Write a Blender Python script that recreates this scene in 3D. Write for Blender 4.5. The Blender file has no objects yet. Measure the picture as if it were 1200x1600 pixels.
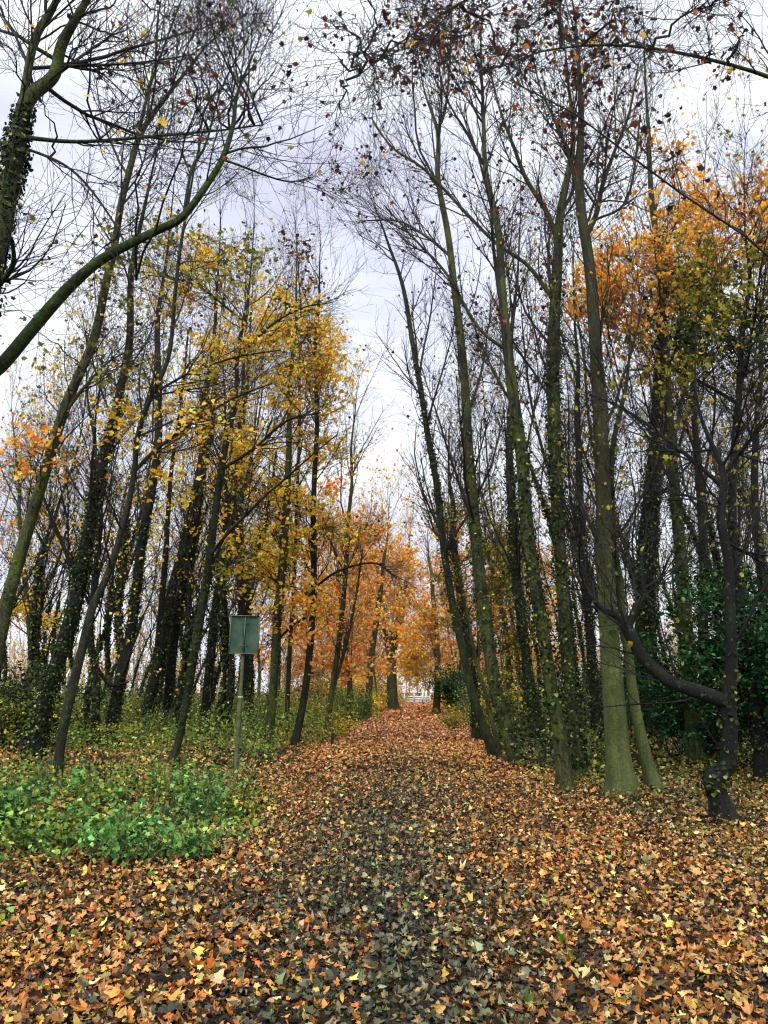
import bpy, math
import numpy as np
rng = np.random.default_rng(11)
S = bpy.context.scene
COL = S.collection
# ------------------------------------------------------------------ camera geometry
F = 1240.0                       # focal length in photo pixels (1200 wide)
TH = math.radians(12.73)         # pitch up
CH = 1.6
def ray(px, py):
    a = (px - 600) / F; b = (800 - py) / F
    return np.array([a, math.cos(TH) - math.sin(TH) * b, math.sin(TH) + math.cos(TH) * b])
def P(px, py, Y):
    d = ray(px, py); t = Y / d[1]
    return np.array([d[0] * t, Y, CH + d[2] * t])
def G(px, py):
    d = ray(px, py); t = -CH / d[2]
    return np.array([d[0] * t, d[1] * t, 0.0])
def cx(y): return 0.042 * y - 0.28
def sstep(a, b, x):
    t = np.clip((x - a) / (b - a), 0, 1); return t * t * (3 - 2 * t)
def H(x, y):
    d = np.abs(x - cx(y))
    s = sstep(2.0, 4.5, d)
    return s * (0.06 * np.sin(x * .9 + 1) * np.cos(y * .7) + 0.05 * np.sin(x * .37 + y * .23) + 0.03) + 0.012 * np.sin(x * 2.3) * np.cos(y * 1.9)
def vnoise(x, y, s, seed=0):
    """smooth value noise on arrays"""
    r = np.random.default_rng(900 + seed).random((64, 64))
    u = x / s; v = y / s
    i = np.floor(u).astype(int); j = np.floor(v).astype(int)
    fu = u - i; fv = v - j; fu = fu * fu * (3 - 2 * fu); fv = fv * fv * (3 - 2 * fv)
    g = lambda a, b: r[a % 64, b % 64]
    return (g(i, j) * (1 - fu) + g(i + 1, j) * fu) * (1 - fv) + (g(i, j + 1) * (1 - fu) + g(i + 1, j + 1) * fu) * fv

# ------------------------------------------------------------------ mesh helpers
def norm(v): return v / np.maximum(np.linalg.norm(v, axis=-1, keepdims=True), 1e-9)
class MB:
    def __init__(s): s.v = []; s.f = []; s.c = []; s.m = []; s.n = 0
    def add(s, v, f, col=None, mi=0):
        v = np.asarray(v, float).reshape(-1, 3); f = np.asarray(f, int)
        if len(v) == 0 or len(f) == 0: return
        s.v.append(v); s.f.append(f + s.n); s.m.append(np.full(len(f), mi))
        s.c.append(np.ones((len(v), 3)) * (0.5 if col is None else col)); s.n += len(v)
    def build(s, name, mats, parent=None, origin=(0, 0, 0), smooth=True):
        me = bpy.data.meshes.new(name)
        v = np.concatenate(s.v) - np.array(origin, float)
        loops = np.concatenate([f.ravel() for f in s.f])
        tot = np.concatenate([np.full(len(f), f.shape[1]) for f in s.f])
        start = np.concatenate([[0], np.cumsum(tot)[:-1]])
        me.vertices.add(len(v)); me.vertices.foreach_set('co', v.astype(np.float32).ravel())
        me.loops.add(len(loops)); me.loops.foreach_set('vertex_index', loops.astype(np.int32))
        me.polygons.add(len(tot)); me.polygons.foreach_set('loop_start', start.astype(np.int32))
        me.polygons.foreach_set('loop_total', tot.astype(np.int32))
        me.polygons.foreach_set('material_index', np.concatenate(s.m).astype(np.int32))
        me.polygons.foreach_set('use_smooth', np.full(len(tot), smooth))
        ca = me.color_attributes.new('Col', 'FLOAT_COLOR', 'POINT')
        c = np.concatenate(s.c); c4 = np.ones((len(c), 4), np.float32); c4[:, :3] = c
        ca.data.foreach_set('color', c4.ravel())
        me.update(calc_edges=True); me.validate()
        for m in (mats if isinstance(mats, (list, tuple)) else [mats]): me.materials.append(m)
        o = bpy.data.objects.new(name, me); COL.objects.link(o)
        if parent is not None: o.parent = parent
        return o
def tubes(mb, pts, rad, sides=4, lump=0.0, mi=0, root=None):
    """pts (N,P,3) rad (N,P)"""
    pts = np.asarray(pts, float); rad = np.asarray(rad, float)
    if pts.ndim == 2: pts = pts[None]; rad = rad[None]
    N, K, _ = pts.shape
    if N == 0: return
    t = np.gradient(pts, axis=1); t = norm(t)
    mean = np.abs(t.mean(axis=1)); ref = np.eye(3)[np.argmin(mean, axis=1)][:, None, :]
    a = norm(np.cross(t, np.broadcast_to(ref, t.shape))); b = np.cross(t, a)
    ang = np.linspace(0, 2 * np.pi, sides, endpoint=False)
    r = rad[:, :, None]
    if lump is not None and lump > 0:
        ph = rng.random((N, 1, 1)) * 6
        z = np.linspace(0, 1, K)[None, :, None]
        r = r * (1 + lump * (np.sin(ang * 2 + ph + z * 9) * .5 + np.sin(ang * 3 - ph * 2 + z * 17) * .35 + np.sin(ang * 5 + z * 31 + ph) * .2))
    if root is not None:
        q = rng.random() * 6; r = r * (1 + root[None, :, None] * (.55 + .6 * np.sin(ang * 3 + q) + .4 * np.sin(ang * 5 - q)))
    r = r * np.ones((1, 1, sides))
    v = pts[:, :, None, :] + r[..., None] * (a[:, :, None, :] * np.cos(ang)[:, None] + b[:, :, None, :] * np.sin(ang)[:, None])
    idx = np.arange(N * K * sides).reshape(N, K, sides)
    q = np.stack([idx[:, :-1, :], np.roll(idx, -1, 2)[:, :-1, :], np.roll(idx, -1, 2)[:, 1:, :], idx[:, 1:, :]], -1).reshape(-1, 4)
    mb.add(v, q, mi=mi)
def grow(start, d, length, K, wig, trop, gravity=0.0):
    N = len(start); d = norm(d); p = start.copy(); out = [p]
    step = (length / (K - 1))[:, None]
    for k in range(K - 1):
        d = norm(d + rng.normal(0, wig, (N, 3)) + np.array([0, 0, trop - gravity * k]))
        p = p + d * step; out.append(p)
    return np.stack(out, 1)
def spawn(par, prad, n, t0, t1, ang, length, K, wig, trop, rr=0.55, rmin=.004, taper=.3, jl=.35):
    """n children in total from random parents; returns pts, rad"""
    N, Kp, _ = par.shape
    seg = np.linalg.norm(np.diff(par, axis=1), axis=2).sum(1)
    pi = rng.choice(N, n, p=seg / seg.sum())
    t = t0 + (t1 - t0) * rng.random(n) ** 0.9
    u = t * (Kp - 1); i = np.minimum(u.astype(int), Kp - 2); f = (u - i)[:, None]
    st = par[pi, i] * (1 - f) + par[pi, i + 1] * f
    tg = norm(par[pi, i + 1] - par[pi, i])
    r0 = prad[pi, i] * (1 - f[:, 0]) + prad[pi, i + 1] * f[:, 0]
    rnd = norm(np.cross(tg, rng.normal(0, 1, (n, 3))))
    a = np.radians(ang * rng.uniform(.6, 1.3, n))[:, None]
    d = tg * np.cos(a) + rnd * np.sin(a)
    L = length * (1 + jl * rng.normal(0, 1, n)).clip(.35, 2) * (1.15 - .55 * t)
    pts = grow(st, d, L, K, wig, trop)
    rs = np.maximum(np.minimum(r0 * rr, L * .0095 + .003), rmin)
    rad = rs[:, None] * np.linspace(1, taper, K)[None]
    return pts, np.maximum(rad, rmin * .6)
# leaf outlines (x along the blade)
def _maple():
    o = []
    for a, r in [(180, .14), (130, .56), (112, .46), (90, .60), (72, .86), (58, .80), (46, .60), (30, .62), (14, .84), (0, 1.0)]:
        o.append((math.cos(math.radians(a)) * r, math.sin(math.radians(a)) * r * .82))
    o2 = o + [(x, -y) for x, y in o[-2:0:-1]]
    return np.array(o2)
MAPLE = _maple()
LOBED = np.array([(-.35, 0), (-.22, .5), (.05, .40), (.3, .66), (.42, .34), (.95, 0), (.42, -.34), (.3, -.66), (.05, -.40), (-.22, -.5)])
OVAL = np.array([(-.5, 0), (-.2, .3), (.2, .28), (.65, 0), (.2, -.28), (-.2, -.3)])
IVY = np.array([(-.4, 0), (-.3, .42), (.1, .4), (.6, 0), (.1, -.4), (-.3, -.42)])
def leaves(mb, c, size, colr, shape=LOBED, tilt=None, curl=.25, mi=0, up=None):
    """c (N,3) centres; tilt None = any orientation, else sigma (radians) about up"""
    N = len(c)
    if N == 0: return
    if tilt is None: nrm = norm(rng.normal(0, 1, (N, 3)))
    else: nrm = norm((np.array([0, 0, 1.]) if up is None else up) + rng.normal(0, tilt, (N, 3)))
    a = norm(np.cross(nrm, rng.normal(0, 1, (N, 3)))); b = np.cross(nrm, a)
    K = len(shape); s = np.asarray(size).reshape(-1, 1, 1) * np.ones((N, 1, 1))
    sh = np.vstack([[0.05, 0], shape])
    sh = sh[None] * (1 + rng.normal(0, .10, (N, K + 1, 2)))
    sx, sy = sh[..., 0:1], sh[..., 1:2]
    cu = rng.normal(curl * .5, curl, (N, 1, 1)); fo = rng.normal(0, curl, (N, 1, 1))
    z = cu * (sx ** 2 + sy ** 2) + fo * np.abs(sy)
    v = c[:, None, :] + s * (sx * a[:, None] + sy * b[:, None] + z * nrm[:, None])
    base = (np.arange(N) * (K + 1))[:, None, None]
    k = np.arange(K)
    f = np.stack([np.zeros(K, int), 1 + k, 1 + (k + 1) % K], -1)[None] + base
    cc = np.repeat(colr, K + 1, axis=0)
    mb.add(v, f.reshape(-1, 3), cc, mi)
def s2l(h):
    c = np.array([int(h[i:i + 2], 16) / 255 for i in (0, 2, 4)])
    return np.where(c <= .04045, c / 12.92, ((c + .055) / 1.055) ** 2.4)
PAL = dict(
    yellow=[('f8c440', 4), ('fcd450', 3), ('f0b030', 3), ('dc9e28', 1), ('ccb23c', 1.0), ('948428', .4)],
    orange=[('f4a83c', 4), ('f8bc50', 3), ('ee9230', 3), ('dc7a2c', 1.0), ('f4ca60', 1.8)],
    olive=[('8f8a2c', 3), ('6d6f24', 3), ('a89a30', 2), ('4c5420', 2), ('c9a62e', 1.2)],
    brown=[('5c3424', 3), ('3c2422', 4), ('7c4828', 1.6), ('2a1e26', 3), ('a8602c', .5), ('c89a38', .6)],
    tan=[('dcb068', 3), ('cc9a50', 3), ('c08a40', 2), ('e8c888', 1.5), ('ecac50', 1.6), ('9c9a44', .8)],
    ivy=[('232f14', 4), ('141d0b', 5), ('3e4c1c', 1.6), ('747c38', .8)],
    laurel=[('1a4018', 4), ('0c240e', 5), ('2e6428', 1.3), ('5c9450', .4)],
    green=[('5a7628', 3), ('788c36', 3), ('3c5a22', 3), ('98a850', 1.3), ('68904a', 1.4), ('988c38', 1.8), ('1e3014', 3)],
    mint=[('5e8e3e', 3), ('74a456', 2), ('3e6a2c', 3), ('86ac6c', .8), ('7a9040', 2), ('1c3a18', 3)],
    under=[('5a6828', 3), ('788034', 3), ('44561f', 3), ('a09c44', 1.7), ('b89838', 1.0), ('1c2a10', 4)],
    under_dark=[('2c3a1c', 3), ('46522a', 3), ('5f6a34', 1.6), ('8a8044', .8), ('1f2c18', 3)],
    rust=[('e6a058', 3), ('e89044', 3), ('d07a3c', 2), ('f0b870', 2), ('c8844c', 1)],
    litter=[('d89a5c', 3), ('c88448', 3), ('e4b47c', 2.2), ('b07038', 2.2), ('ecb050', 1.8), ('ec8c3c', 1.6), ('84522c', 1.8), ('e4cc9c', .7), ('a89c60', 1.3), ('5c4024', 1.4)],
    litter_core=[('8a8868', 3), ('686a50', 3), ('b0a680', 1.6), ('585a40', 2.4), ('b88c54', 1.2), ('403e30', 2), ('c8bc94', .7), ('80885c', 1.3)],
    litter_orange=[('f09040', 3), ('f4a850', 3), ('e8782c', 2), ('f8c468', 1.8), ('d06c30', 1.2), ('ecac84', .9)],
    litter_red=[('e4885c', 3), ('ec9c74', 2.5), ('d87448', 2.4), ('f0b494', 1.3), ('bc6040', 1.2)],
    litter_olive=[('a08850', 3), ('8a7a3c', 3), ('c0a868', 1.6), ('6a5c2c', 2), ('b88438', 1.4), ('5c6a30', 1.5), ('d8c490', .5)],  # olive-yellow leaves of the outer verges
)
PALC = {k: (np.array([s2l(h) for h, _ in v]), np.array([w for _, w in v]) / sum(w for _, w in v)) for k, v in PAL.items()}
def cols(n, pal, jit=.16):
    c, w = PALC[pal]
    return (c[rng.choice(len(c), n, p=w)] * np.exp(rng.normal(0, jit, (n, 1))) * np.exp(rng.normal(0, .05, (n, 3)))).clip(0, .92)

# ------------------------------------------------------------------ materials
def newmat(name):
    m = bpy.data.materials.new(name); m.use_nodes = True; nt = m.node_tree
    for n in list(nt.nodes): nt.nodes.remove(n)
    out = nt.nodes.new('ShaderNodeOutputMaterial')
    return m, nt, out
def N_(nt, t, **k):
    n = nt.nodes.new(t)
    for a, b in k.items(): setattr(n, a, b)
    return n
def ramp(nt, fac, stops):
    r = N_(nt, 'ShaderNodeValToRGB'); e = r.color_ramp.elements
    while len(e) < len(stops): e.new(.5)
    for x, (p, c) in zip(e, stops): x.position = p; x.color = (*c, 1)
    nt.links.new(fac, r.inputs[0]); return r.outputs[0]
def leafmat(name, trans=.35, rough=.55, spec=.25):
    m, nt, out = newmat(name); L = nt.links.new
    at = N_(nt, 'ShaderNodeAttribute', attribute_name='Col')
    tc = N_(nt, 'ShaderNodeTexCoord'); nz = N_(nt, 'ShaderNodeTexNoise'); nz.inputs['Scale'].default_value = 38; nz.inputs['Detail'].default_value = 3
    L(tc.outputs['Object'], nz.inputs['Vector'])
    f = ramp(nt, nz.outputs[0], [(.3, (.80, .78, .72)), (.65, (1.12, 1.12, 1.08))])
    mx = N_(nt, 'ShaderNodeMixRGB', blend_type='MULTIPLY'); mx.inputs[0].default_value = 1
    L(at.outputs['Color'], mx.inputs[1]); L(f, mx.inputs[2])
    b = N_(nt, 'ShaderNodeBsdfPrincipled'); b.inputs['Roughness'].default_value = rough; b.inputs['Specular IOR Level'].default_value = spec
    L(mx.outputs[0], b.inputs['Base Color'])
    t = N_(nt, 'ShaderNodeBsdfTranslucent'); L(mx.outputs[0], t.inputs['Color'])
    s = N_(nt, 'ShaderNodeMixShader'); s.inputs[0].default_value = trans
    L(b.outputs[0], s.inputs[1]); L(t.outputs[0], s.inputs[2]); L(s.outputs[0], out.inputs[0])
    return m
def barkmat(name, stops, scale=7, moss=None, bump=1.0):
    m, nt, out = newmat(name); L = nt.links.new
    tc = N_(nt, 'ShaderNodeTexCoord'); mp = N_(nt, 'ShaderNodeMapping'); mp.inputs['Scale'].default_value = (1.2, 1.2, .22)
    L(tc.outputs['Object'], mp.inputs[0])
    n1 = N_(nt, 'ShaderNodeTexNoise'); n1.inputs['Scale'].default_value = scale; n1.inputs['Detail'].default_value = 8; n1.inputs['Roughness'].default_value = .7
    L(mp.outputs[0], n1.inputs['Vector'])
    c = ramp(nt, n1.outputs[0], stops)
    n2 = N_(nt, 'ShaderNodeTexNoise'); n2.inputs['Scale'].default_value = 2.2; n2.inputs['Detail'].default_value = 5
    L(tc.outputs['Object'], n2.inputs['Vector'])
    if moss:
        mk = ramp(nt, n2.outputs[0], [(moss[1], (0, 0, 0)), (moss[1] + .14, (1, 1, 1))])
        mx = N_(nt, 'ShaderNodeMixRGB'); L(mk, mx.inputs[0]); L(c, mx.inputs[1]); mx.inputs[2].default_value = (*moss[0], 1); c = mx.outputs[0]
        m3 = N_(nt, 'ShaderNodeMixRGB', blend_type='MULTIPLY'); m3.inputs[0].default_value = .8
        n5 = N_(nt, 'ShaderNodeTexNoise'); n5.inputs['Scale'].default_value = 30; n5.inputs['Detail'].default_value = 4; L(tc.outputs['Object'], n5.inputs['Vector'])
        L(c, m3.inputs[1]); L(ramp(nt, n5.outputs[0], ([(.3, (.5, .48, .44)), (.7, (1.2, 1.2, 1.2))] if name.startswith('mossy') else [(.35, (.35, .35, .35)), (.65, (1.3, 1.3, 1.3))])), m3.inputs[2]); c = m3.outputs[0]
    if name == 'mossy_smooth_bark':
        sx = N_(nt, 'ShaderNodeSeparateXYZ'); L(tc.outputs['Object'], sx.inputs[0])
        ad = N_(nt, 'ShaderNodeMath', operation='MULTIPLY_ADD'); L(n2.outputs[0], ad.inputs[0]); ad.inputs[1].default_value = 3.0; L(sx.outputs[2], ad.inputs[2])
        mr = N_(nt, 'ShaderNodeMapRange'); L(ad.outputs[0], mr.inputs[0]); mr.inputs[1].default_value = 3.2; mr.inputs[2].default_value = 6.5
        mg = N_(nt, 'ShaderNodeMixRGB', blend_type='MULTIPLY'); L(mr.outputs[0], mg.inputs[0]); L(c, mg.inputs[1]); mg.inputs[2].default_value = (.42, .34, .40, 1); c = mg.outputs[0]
    # pale lichen flecks
    n4 = N_(nt, 'ShaderNodeTexNoise'); n4.inputs['Scale'].default_value = 17; n4.inputs['Detail'].default_value = 3; L(tc.outputs['Object'], n4.inputs['Vector'])
    k4 = ramp(nt, n4.outputs[0], [(.63, (0, 0, 0)), (.70, (.55, .55, .55))])
    m4 = N_(nt, 'ShaderNodeMixRGB'); L(k4, m4.inputs[0]); L(c, m4.inputs[1]); m4.inputs[2].default_value = (.085, .10, .05, 1); c = m4.outputs[0]
    b = N_(nt, 'ShaderNodeBsdfPrincipled'); b.inputs['Roughness'].default_value = .85; b.inputs['Specular IOR Level'].default_value = .2
    L(c, b.inputs['Base Color'])
    bp = N_(nt, 'ShaderNodeBump'); bp.inputs['Strength'].default_value = bump; bp.inputs['Distance'].default_value = .05
    L(n1.outputs[0], bp.inputs['Height']); L(bp.outputs[0], b.inputs['Normal']); L(b.outputs[0], out.inputs[0])
    return m
def groundmat(name, core, tintA, tintB):
    """soil covered by small leaf flecks"""
    m, nt, out = newmat(name); L = nt.links.new
    tc = N_(nt, 'ShaderNodeTexCoord')
    vo = N_(nt, 'ShaderNodeTexVoronoi'); vo.inputs['Scale'].default_value = 11; vo.inputs['Randomness'].default_value = 1
    L(tc.outputs['Object'], vo.inputs['Vector'])
    sp = N_(nt, 'ShaderNodeSeparateColor'); L(vo.outputs['Color'], sp.inputs[0])
    c = ramp(nt, sp.outputs[0], [(0, core), (.35, tuple(x * .7 for x in tintA)), (.6, tintA), (.85, tintB), (1, core)])
    n1 = N_(nt, 'ShaderNodeTexNoise'); n1.inputs['Scale'].default_value = 24; n1.inputs['Detail'].default_value = 6
    L(tc.outputs['Object'], n1.inputs['Vector'])
    k = ramp(nt, n1.outputs[0], [(.42, (0, 0, 0)), (.6, (1, 1, 1))])
    mx = N_(nt, 'ShaderNodeMixRGB'); L(k, mx.inputs[0]); mx.inputs[1].default_value = (*core, 1); L(c, mx.inputs[2])
    b = N_(nt, 'ShaderNodeBsdfPrincipled'); b.inputs['Roughness'].default_value = .9; b.inputs['Specular IOR Level'].default_value = .15
    L(mx.outputs[0], b.inputs['Base Color'])
    bp = N_(nt, 'ShaderNodeBump'); bp.inputs['Strength'].default_value = .8; bp.inputs['Distance'].default_value = .04
    L(n1.outputs[0], bp.inputs['Height']); L(bp.outputs[0], b.inputs['Normal']); L(b.outputs[0], out.inputs[0])
    return m
def paint(name, c1, c2, scale=6, rough=.6, metal=0, spec=.4):
    m, nt, out = newmat(name); L = nt.links.new
    tc = N_(nt, 'ShaderNodeTexCoord'); n1 = N_(nt, 'ShaderNodeTexNoise'); n1.inputs['Scale'].default_value = scale; n1.inputs['Detail'].default_value = 7
    L(tc.outputs['Object'], n1.inputs['Vector'])
    c = ramp(nt, n1.outputs[0], [(.35, c1), (.65, c2)])
    b = N_(nt, 'ShaderNodeBsdfPrincipled'); b.inputs['Roughness'].default_value = rough; b.inputs['Metallic'].default_value = metal; b.inputs['Specular IOR Level'].default_value = spec
    L(c, b.inputs['Base Color']); L(b.outputs[0], out.inputs[0]); return m
M_LEAF = leafmat('tree_leaf', .45, .6, .15)
M_LITTER = leafmat('fallen_leaf', .08, .5, .35)
M_IVY = leafmat('ivy_leaf', .12, .65, .12)
M_HERB = leafmat('herb_leaf', .3, .6, .15)
M_BARK = {
    'dark': barkmat('dark_bark', [(.3, (.003, .003, .002)), (.55, (.015, .016, .006)), (.75, (.052, .055, .020))], 8, ((.020, .028, .005), .50)),
    'olive': barkmat('olive_bark', [(.32, (.005, .005, .002)), (.55, (.036, .038, .011)), (.75, (.11, .115, .038))], 7, ((.050, .064, .010), .46)),
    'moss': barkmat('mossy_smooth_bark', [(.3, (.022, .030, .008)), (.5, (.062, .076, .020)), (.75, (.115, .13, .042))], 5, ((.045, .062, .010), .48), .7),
    'green': barkmat('green_moss_bark', [(.3, (.008, .012, .004)), (.55, (.025, .042, .007)), (.78, (.06, .095, .014))], 10, ((.035, .065, .007), .50)),
    'black': barkmat('black_bark', [(.3, (.002, .002, .0015)), (.55, (.006, .006, .004)), (.78, (.020, .022, .011))], 8, ((.010, .015, .004), .55)),  # near-black bark with a faint green tint
    'far': barkmat('haze_paled_bark', [(.3, (.025, .021, .011)), (.55, (.06, .052, .024)), (.78, (.12, .105, .055))], 5, ((.045, .05, .016), .5)),  # distance haze put into the colour as a paler bark
}
def twigmat(name, a, b): return paint(name, a, b, 3, .8, 0, .2)
M_TWIG = twigmat('dark_twig', (.008, .007, .006), (.035, .030, .022))
M_TWIGB = twigmat('black_twig', (.003, .003, .003), (.014, .012, .009))
M_TWIGF = twigmat('haze_paled_twig', (.09, .065, .045), (.22, .17, .12))  # lighter than near twigs: haze of the distance is in the colour
M_STEM = twigmat('green_stem', (.04, .07, .02), (.09, .13, .04))

def empty(name, loc):
    o = bpy.data.objects.new(name, None); COL.objects.link(o); o.location = loc; o.empty_display_size = .3; return o
def tag(o, label=None, cat=None, group=None, kind=None):
    if label: o['label'] = label
    if cat: o['category'] = cat
    if group: o['group'] = group
    if kind: o['kind'] = kind
    return o

# ------------------------------------------------------------------ ground
def axis(lim, n, k=4.2):
    t = np.linspace(-1, 1, n); return np.sinh(t * k) / math.sinh(k) * lim
def sheet(xs, ys, fz):
    X, Y = np.meshgrid(xs, ys, indexing='ij'); Z = fz(X, Y)
    v = np.stack([X, Y, Z], -1).reshape(-1, 3); i = np.arange(len(v)).reshape(X.shape)
    f = np.stack([i[:-1, :-1], i[1:, :-1], i[1:, 1:], i[:-1, 1:]], -1).reshape(-1, 4); return v, f
mb = MB(); mb.add(*sheet(axis(900, 301), axis(900, 301), H))
g = mb.build('ground', groundmat('woodland_floor', (.006, .006, .004), (.035, .028, .014), (.06, .040, .018))); g['kind'] = 'structure'  # near-black soil: shadow in the leaf gaps put into its colour
mb = MB(); ys = np.linspace(-6, 124, 420); us = np.linspace(-1, 1, 15)
U, Yv = np.meshgrid(us, ys, indexing='ij'); edge = 1.75 + .12 * np.sin(Yv * 1.7) + .08 * np.sin(Yv * .6)
X = cx(Yv) + U * edge; Z = H(X, Yv) + .010 + .012 * (1 - U ** 2)
v = np.stack([X, Yv, Z], -1).reshape(-1, 3); i = np.arange(len(v)).reshape(X.shape)
mb.add(v, np.stack([i[:-1, :-1], i[1:, :-1], i[1:, 1:], i[:-1, 1:]], -1).reshape(-1, 4))
g = mb.build('path', groundmat('leafy_path', (.007, .007, .006), (.045, .028, .016), (.08, .042, .022))); g['kind'] = 'structure'  # path base darkened likewise, shadow between leaves is in the colour

# ------------------------------------------------------------------ leaf litter
GREEN_C = [(-3.3, 10.2, 1.9, 2.0), (-5.2, 10.8, 2.4, 2.9), (-2.9, 12.6, 1.15, 1.3), (-5.8, 14.2, 2.4, 1.8)]
def greenness(x, y):
    g = np.zeros_like(x)
    for a, b, c, d in GREEN_C: g = np.maximum(g, np.exp(-((x - a) / c) ** 2 - ((y - b) / d) ** 2))
    return g
def litter():
    mb = MB()
    bands = [(2.6, 6, 1650, .031, MAPLE, 4.2), (6, 10, 1350, .031, LOBED, 6.2), (10, 16, 760, .034, LOBED, 9.5), (16, 26, 300, .044, LOBED, 12), (26, 45, 100, .066, IVY, 14), (45, 124, 26, .12, IVY, 4.0)]
    for y0, y1, den, size, shape, hw in bands:
        n = int((y1 - y0) * 2 * hw * den)
        x = rng.uniform(-hw, hw, n); y = rng.uniform(y0, y1, n)
        if y0 >= 45: x = cx(y) + rng.uniform(-3.2, 3.2, n)
        d = x - cx(y)
        keep = rng.random(n) < np.clip(1.15 - .62 * greenness(x, y), 0, 1)
        off = (np.abs(d) > 3.0) & (y > 17)
        keep &= ~(off & (rng.random(n) > .35 + .5 * (vnoise(x, y, 2.4, 3) > .5)))
        clump = vnoise(x, y, .16, 5); keep &= (clump > .25) | (rng.random(n) < .55)
        x, y, d = x[keep], y[keep], d[keep]; n = len(x)
        cl = cols(n, 'litter', .28)
        big = vnoise(x, y, 1.3, 1) + .5 * vnoise(x, y, .5, 2)
        def put(mask, pal, j=.25):
            k = int(mask.sum())
            if k: cl[mask] = cols(k, pal, j)
        r = rng.random(n)
        core = np.exp(-((d + .1) / 1.0) ** 2) * np.clip(1.25 - y / 20, 0, 1)
        put(r < core * 1.0, 'litter_core'); cm = r < core; cl[cm] *= .68
        r = rng.random(n)
        put((r < np.clip((big - .78) * 1.5, 0, .7)) & (np.abs(d) > .75), 'litter_orange')
        put((y > 15) & (np.abs(d) < 2.6) & (rng.random(n) < np.clip((y - 13) / 40, 0, .6)), 'litter_red')
        put((d > 3.0) & (rng.random(n) < .55 + .3 * (y > 11)), 'litter_olive')
        put((d < -2.6) & (rng.random(n) < .35), 'litter_olive')
        put((d < 0) & (d > -4) & (y < 6.2) & (rng.random(n) < .28), 'litter_orange')
        tiny = rng.random(n) < .025; put(tiny, 'green', .2)
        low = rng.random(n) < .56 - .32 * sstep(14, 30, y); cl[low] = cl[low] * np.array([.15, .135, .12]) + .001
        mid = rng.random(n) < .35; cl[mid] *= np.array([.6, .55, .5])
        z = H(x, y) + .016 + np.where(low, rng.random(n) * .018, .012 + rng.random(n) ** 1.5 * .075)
        for t_ in TREES:
            q = (x - t_.location[0]) ** 2 + (y - t_.location[1]) ** 2; z = z + .07 * np.exp(-q / .14) * (q < 1)
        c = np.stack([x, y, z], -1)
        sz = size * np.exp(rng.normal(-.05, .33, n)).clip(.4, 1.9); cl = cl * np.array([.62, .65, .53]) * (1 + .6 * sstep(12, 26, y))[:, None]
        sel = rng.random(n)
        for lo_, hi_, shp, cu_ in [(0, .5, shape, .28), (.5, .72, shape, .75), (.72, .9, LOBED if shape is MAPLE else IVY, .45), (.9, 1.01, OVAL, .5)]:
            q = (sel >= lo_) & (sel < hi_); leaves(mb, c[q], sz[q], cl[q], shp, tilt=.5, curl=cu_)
    # loose twigs in the litter
    n = 500; st = np.stack([rng.uniform(-7, 8, n), rng.uniform(3.5, 17, n), np.zeros(n)], -1); st[:, 2] = H(st[:, 0], st[:, 1]) + .05
    pts = grow(st, rng.normal(0, 1, (n, 3)) * [1, 1, .06], rng.uniform(.08, .5, n), 5, .18, 0)
    tubes(mb, pts, np.full((n, 5), .0035), 3, mi=1)
    o = mb.build('fallen_leaves', [M_LITTER, M_TWIG], smooth=False)
    tag(o, 'orange, tan and brown maple leaves carpeting the path and its verges', 'fallen leaves', kind='stuff')
# ------------------------------------------------------------------ undergrowth (nobody could count it)
def undergrowth(name, label, cat, n, xr, yr, hfun, pal, size, shape, mat, keepf=None, tilt=.7, stems=0):
    mb = MB(); x = rng.uniform(*xr, n); y = rng.uniform(*yr, n)
    if keepf is not None:
        k = rng.random(n) < keepf(x, y); x, y = x[k], y[k]; n = len(x)
    h = hfun(x, y); z = H(x, y) + h * rng.random(n) ** .75 + .02
    pl = pal if isinstance(pal, list) else [pal]
    cl = cols(n, pl[0], .25)
    for i, p in enumerate(pl[1:]):
        m = vnoise(x, y, 1.8, 20 + i) > .56; cl[m] = cols(int(m.sum()), p, .25)
    leaves(mb, np.stack([x, y, z], -1), size * rng.uniform(.6, 1.4, n), cl, shape, tilt=tilt, curl=.2)
    if stems:
        i = rng.choice(n, stems); st = np.stack([x[i], y[i], H(x[i], y[i]) - .02], -1)
        d = np.stack([rng.normal(0, .35, stems), rng.normal(0, .35, stems), np.ones(stems)], -1)
        pts = grow(st, d, np.maximum(h[i], .1) * rng.uniform(.9, 1.6, stems), 5, .16, -.05)
        tubes(mb, pts, np.full((stems, 5), .005), 3, mi=1)
    o = mb.build(name, [mat, M_STEM if 'green' in pl or 'mint' in pl else M_TWIG], smooth=False)
    return tag(o, label, cat, kind='stuff')
undergrowth('ground_cover', 'low green herbs and ivy spreading over the verge left of the path', 'ground cover', 30000, (-10, -1.2), (7.0, 17),
    lambda x, y: .04 + .50 * np.clip(greenness(x, y), 0, 1) * vnoise(x, y, .7, 7) ** 1.5 * 1.6, ['green', 'under'], .044, LOBED, M_HERB,
    lambda x, y: np.clip((greenness(x, y) - .12) * 1.7 * (.35 + 1.3 * vnoise(x, y, .8, 14)), .012, 1) * (.12 + .95 * (vnoise(x, y, .38, 8) > .42)), .6, 900)
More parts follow.
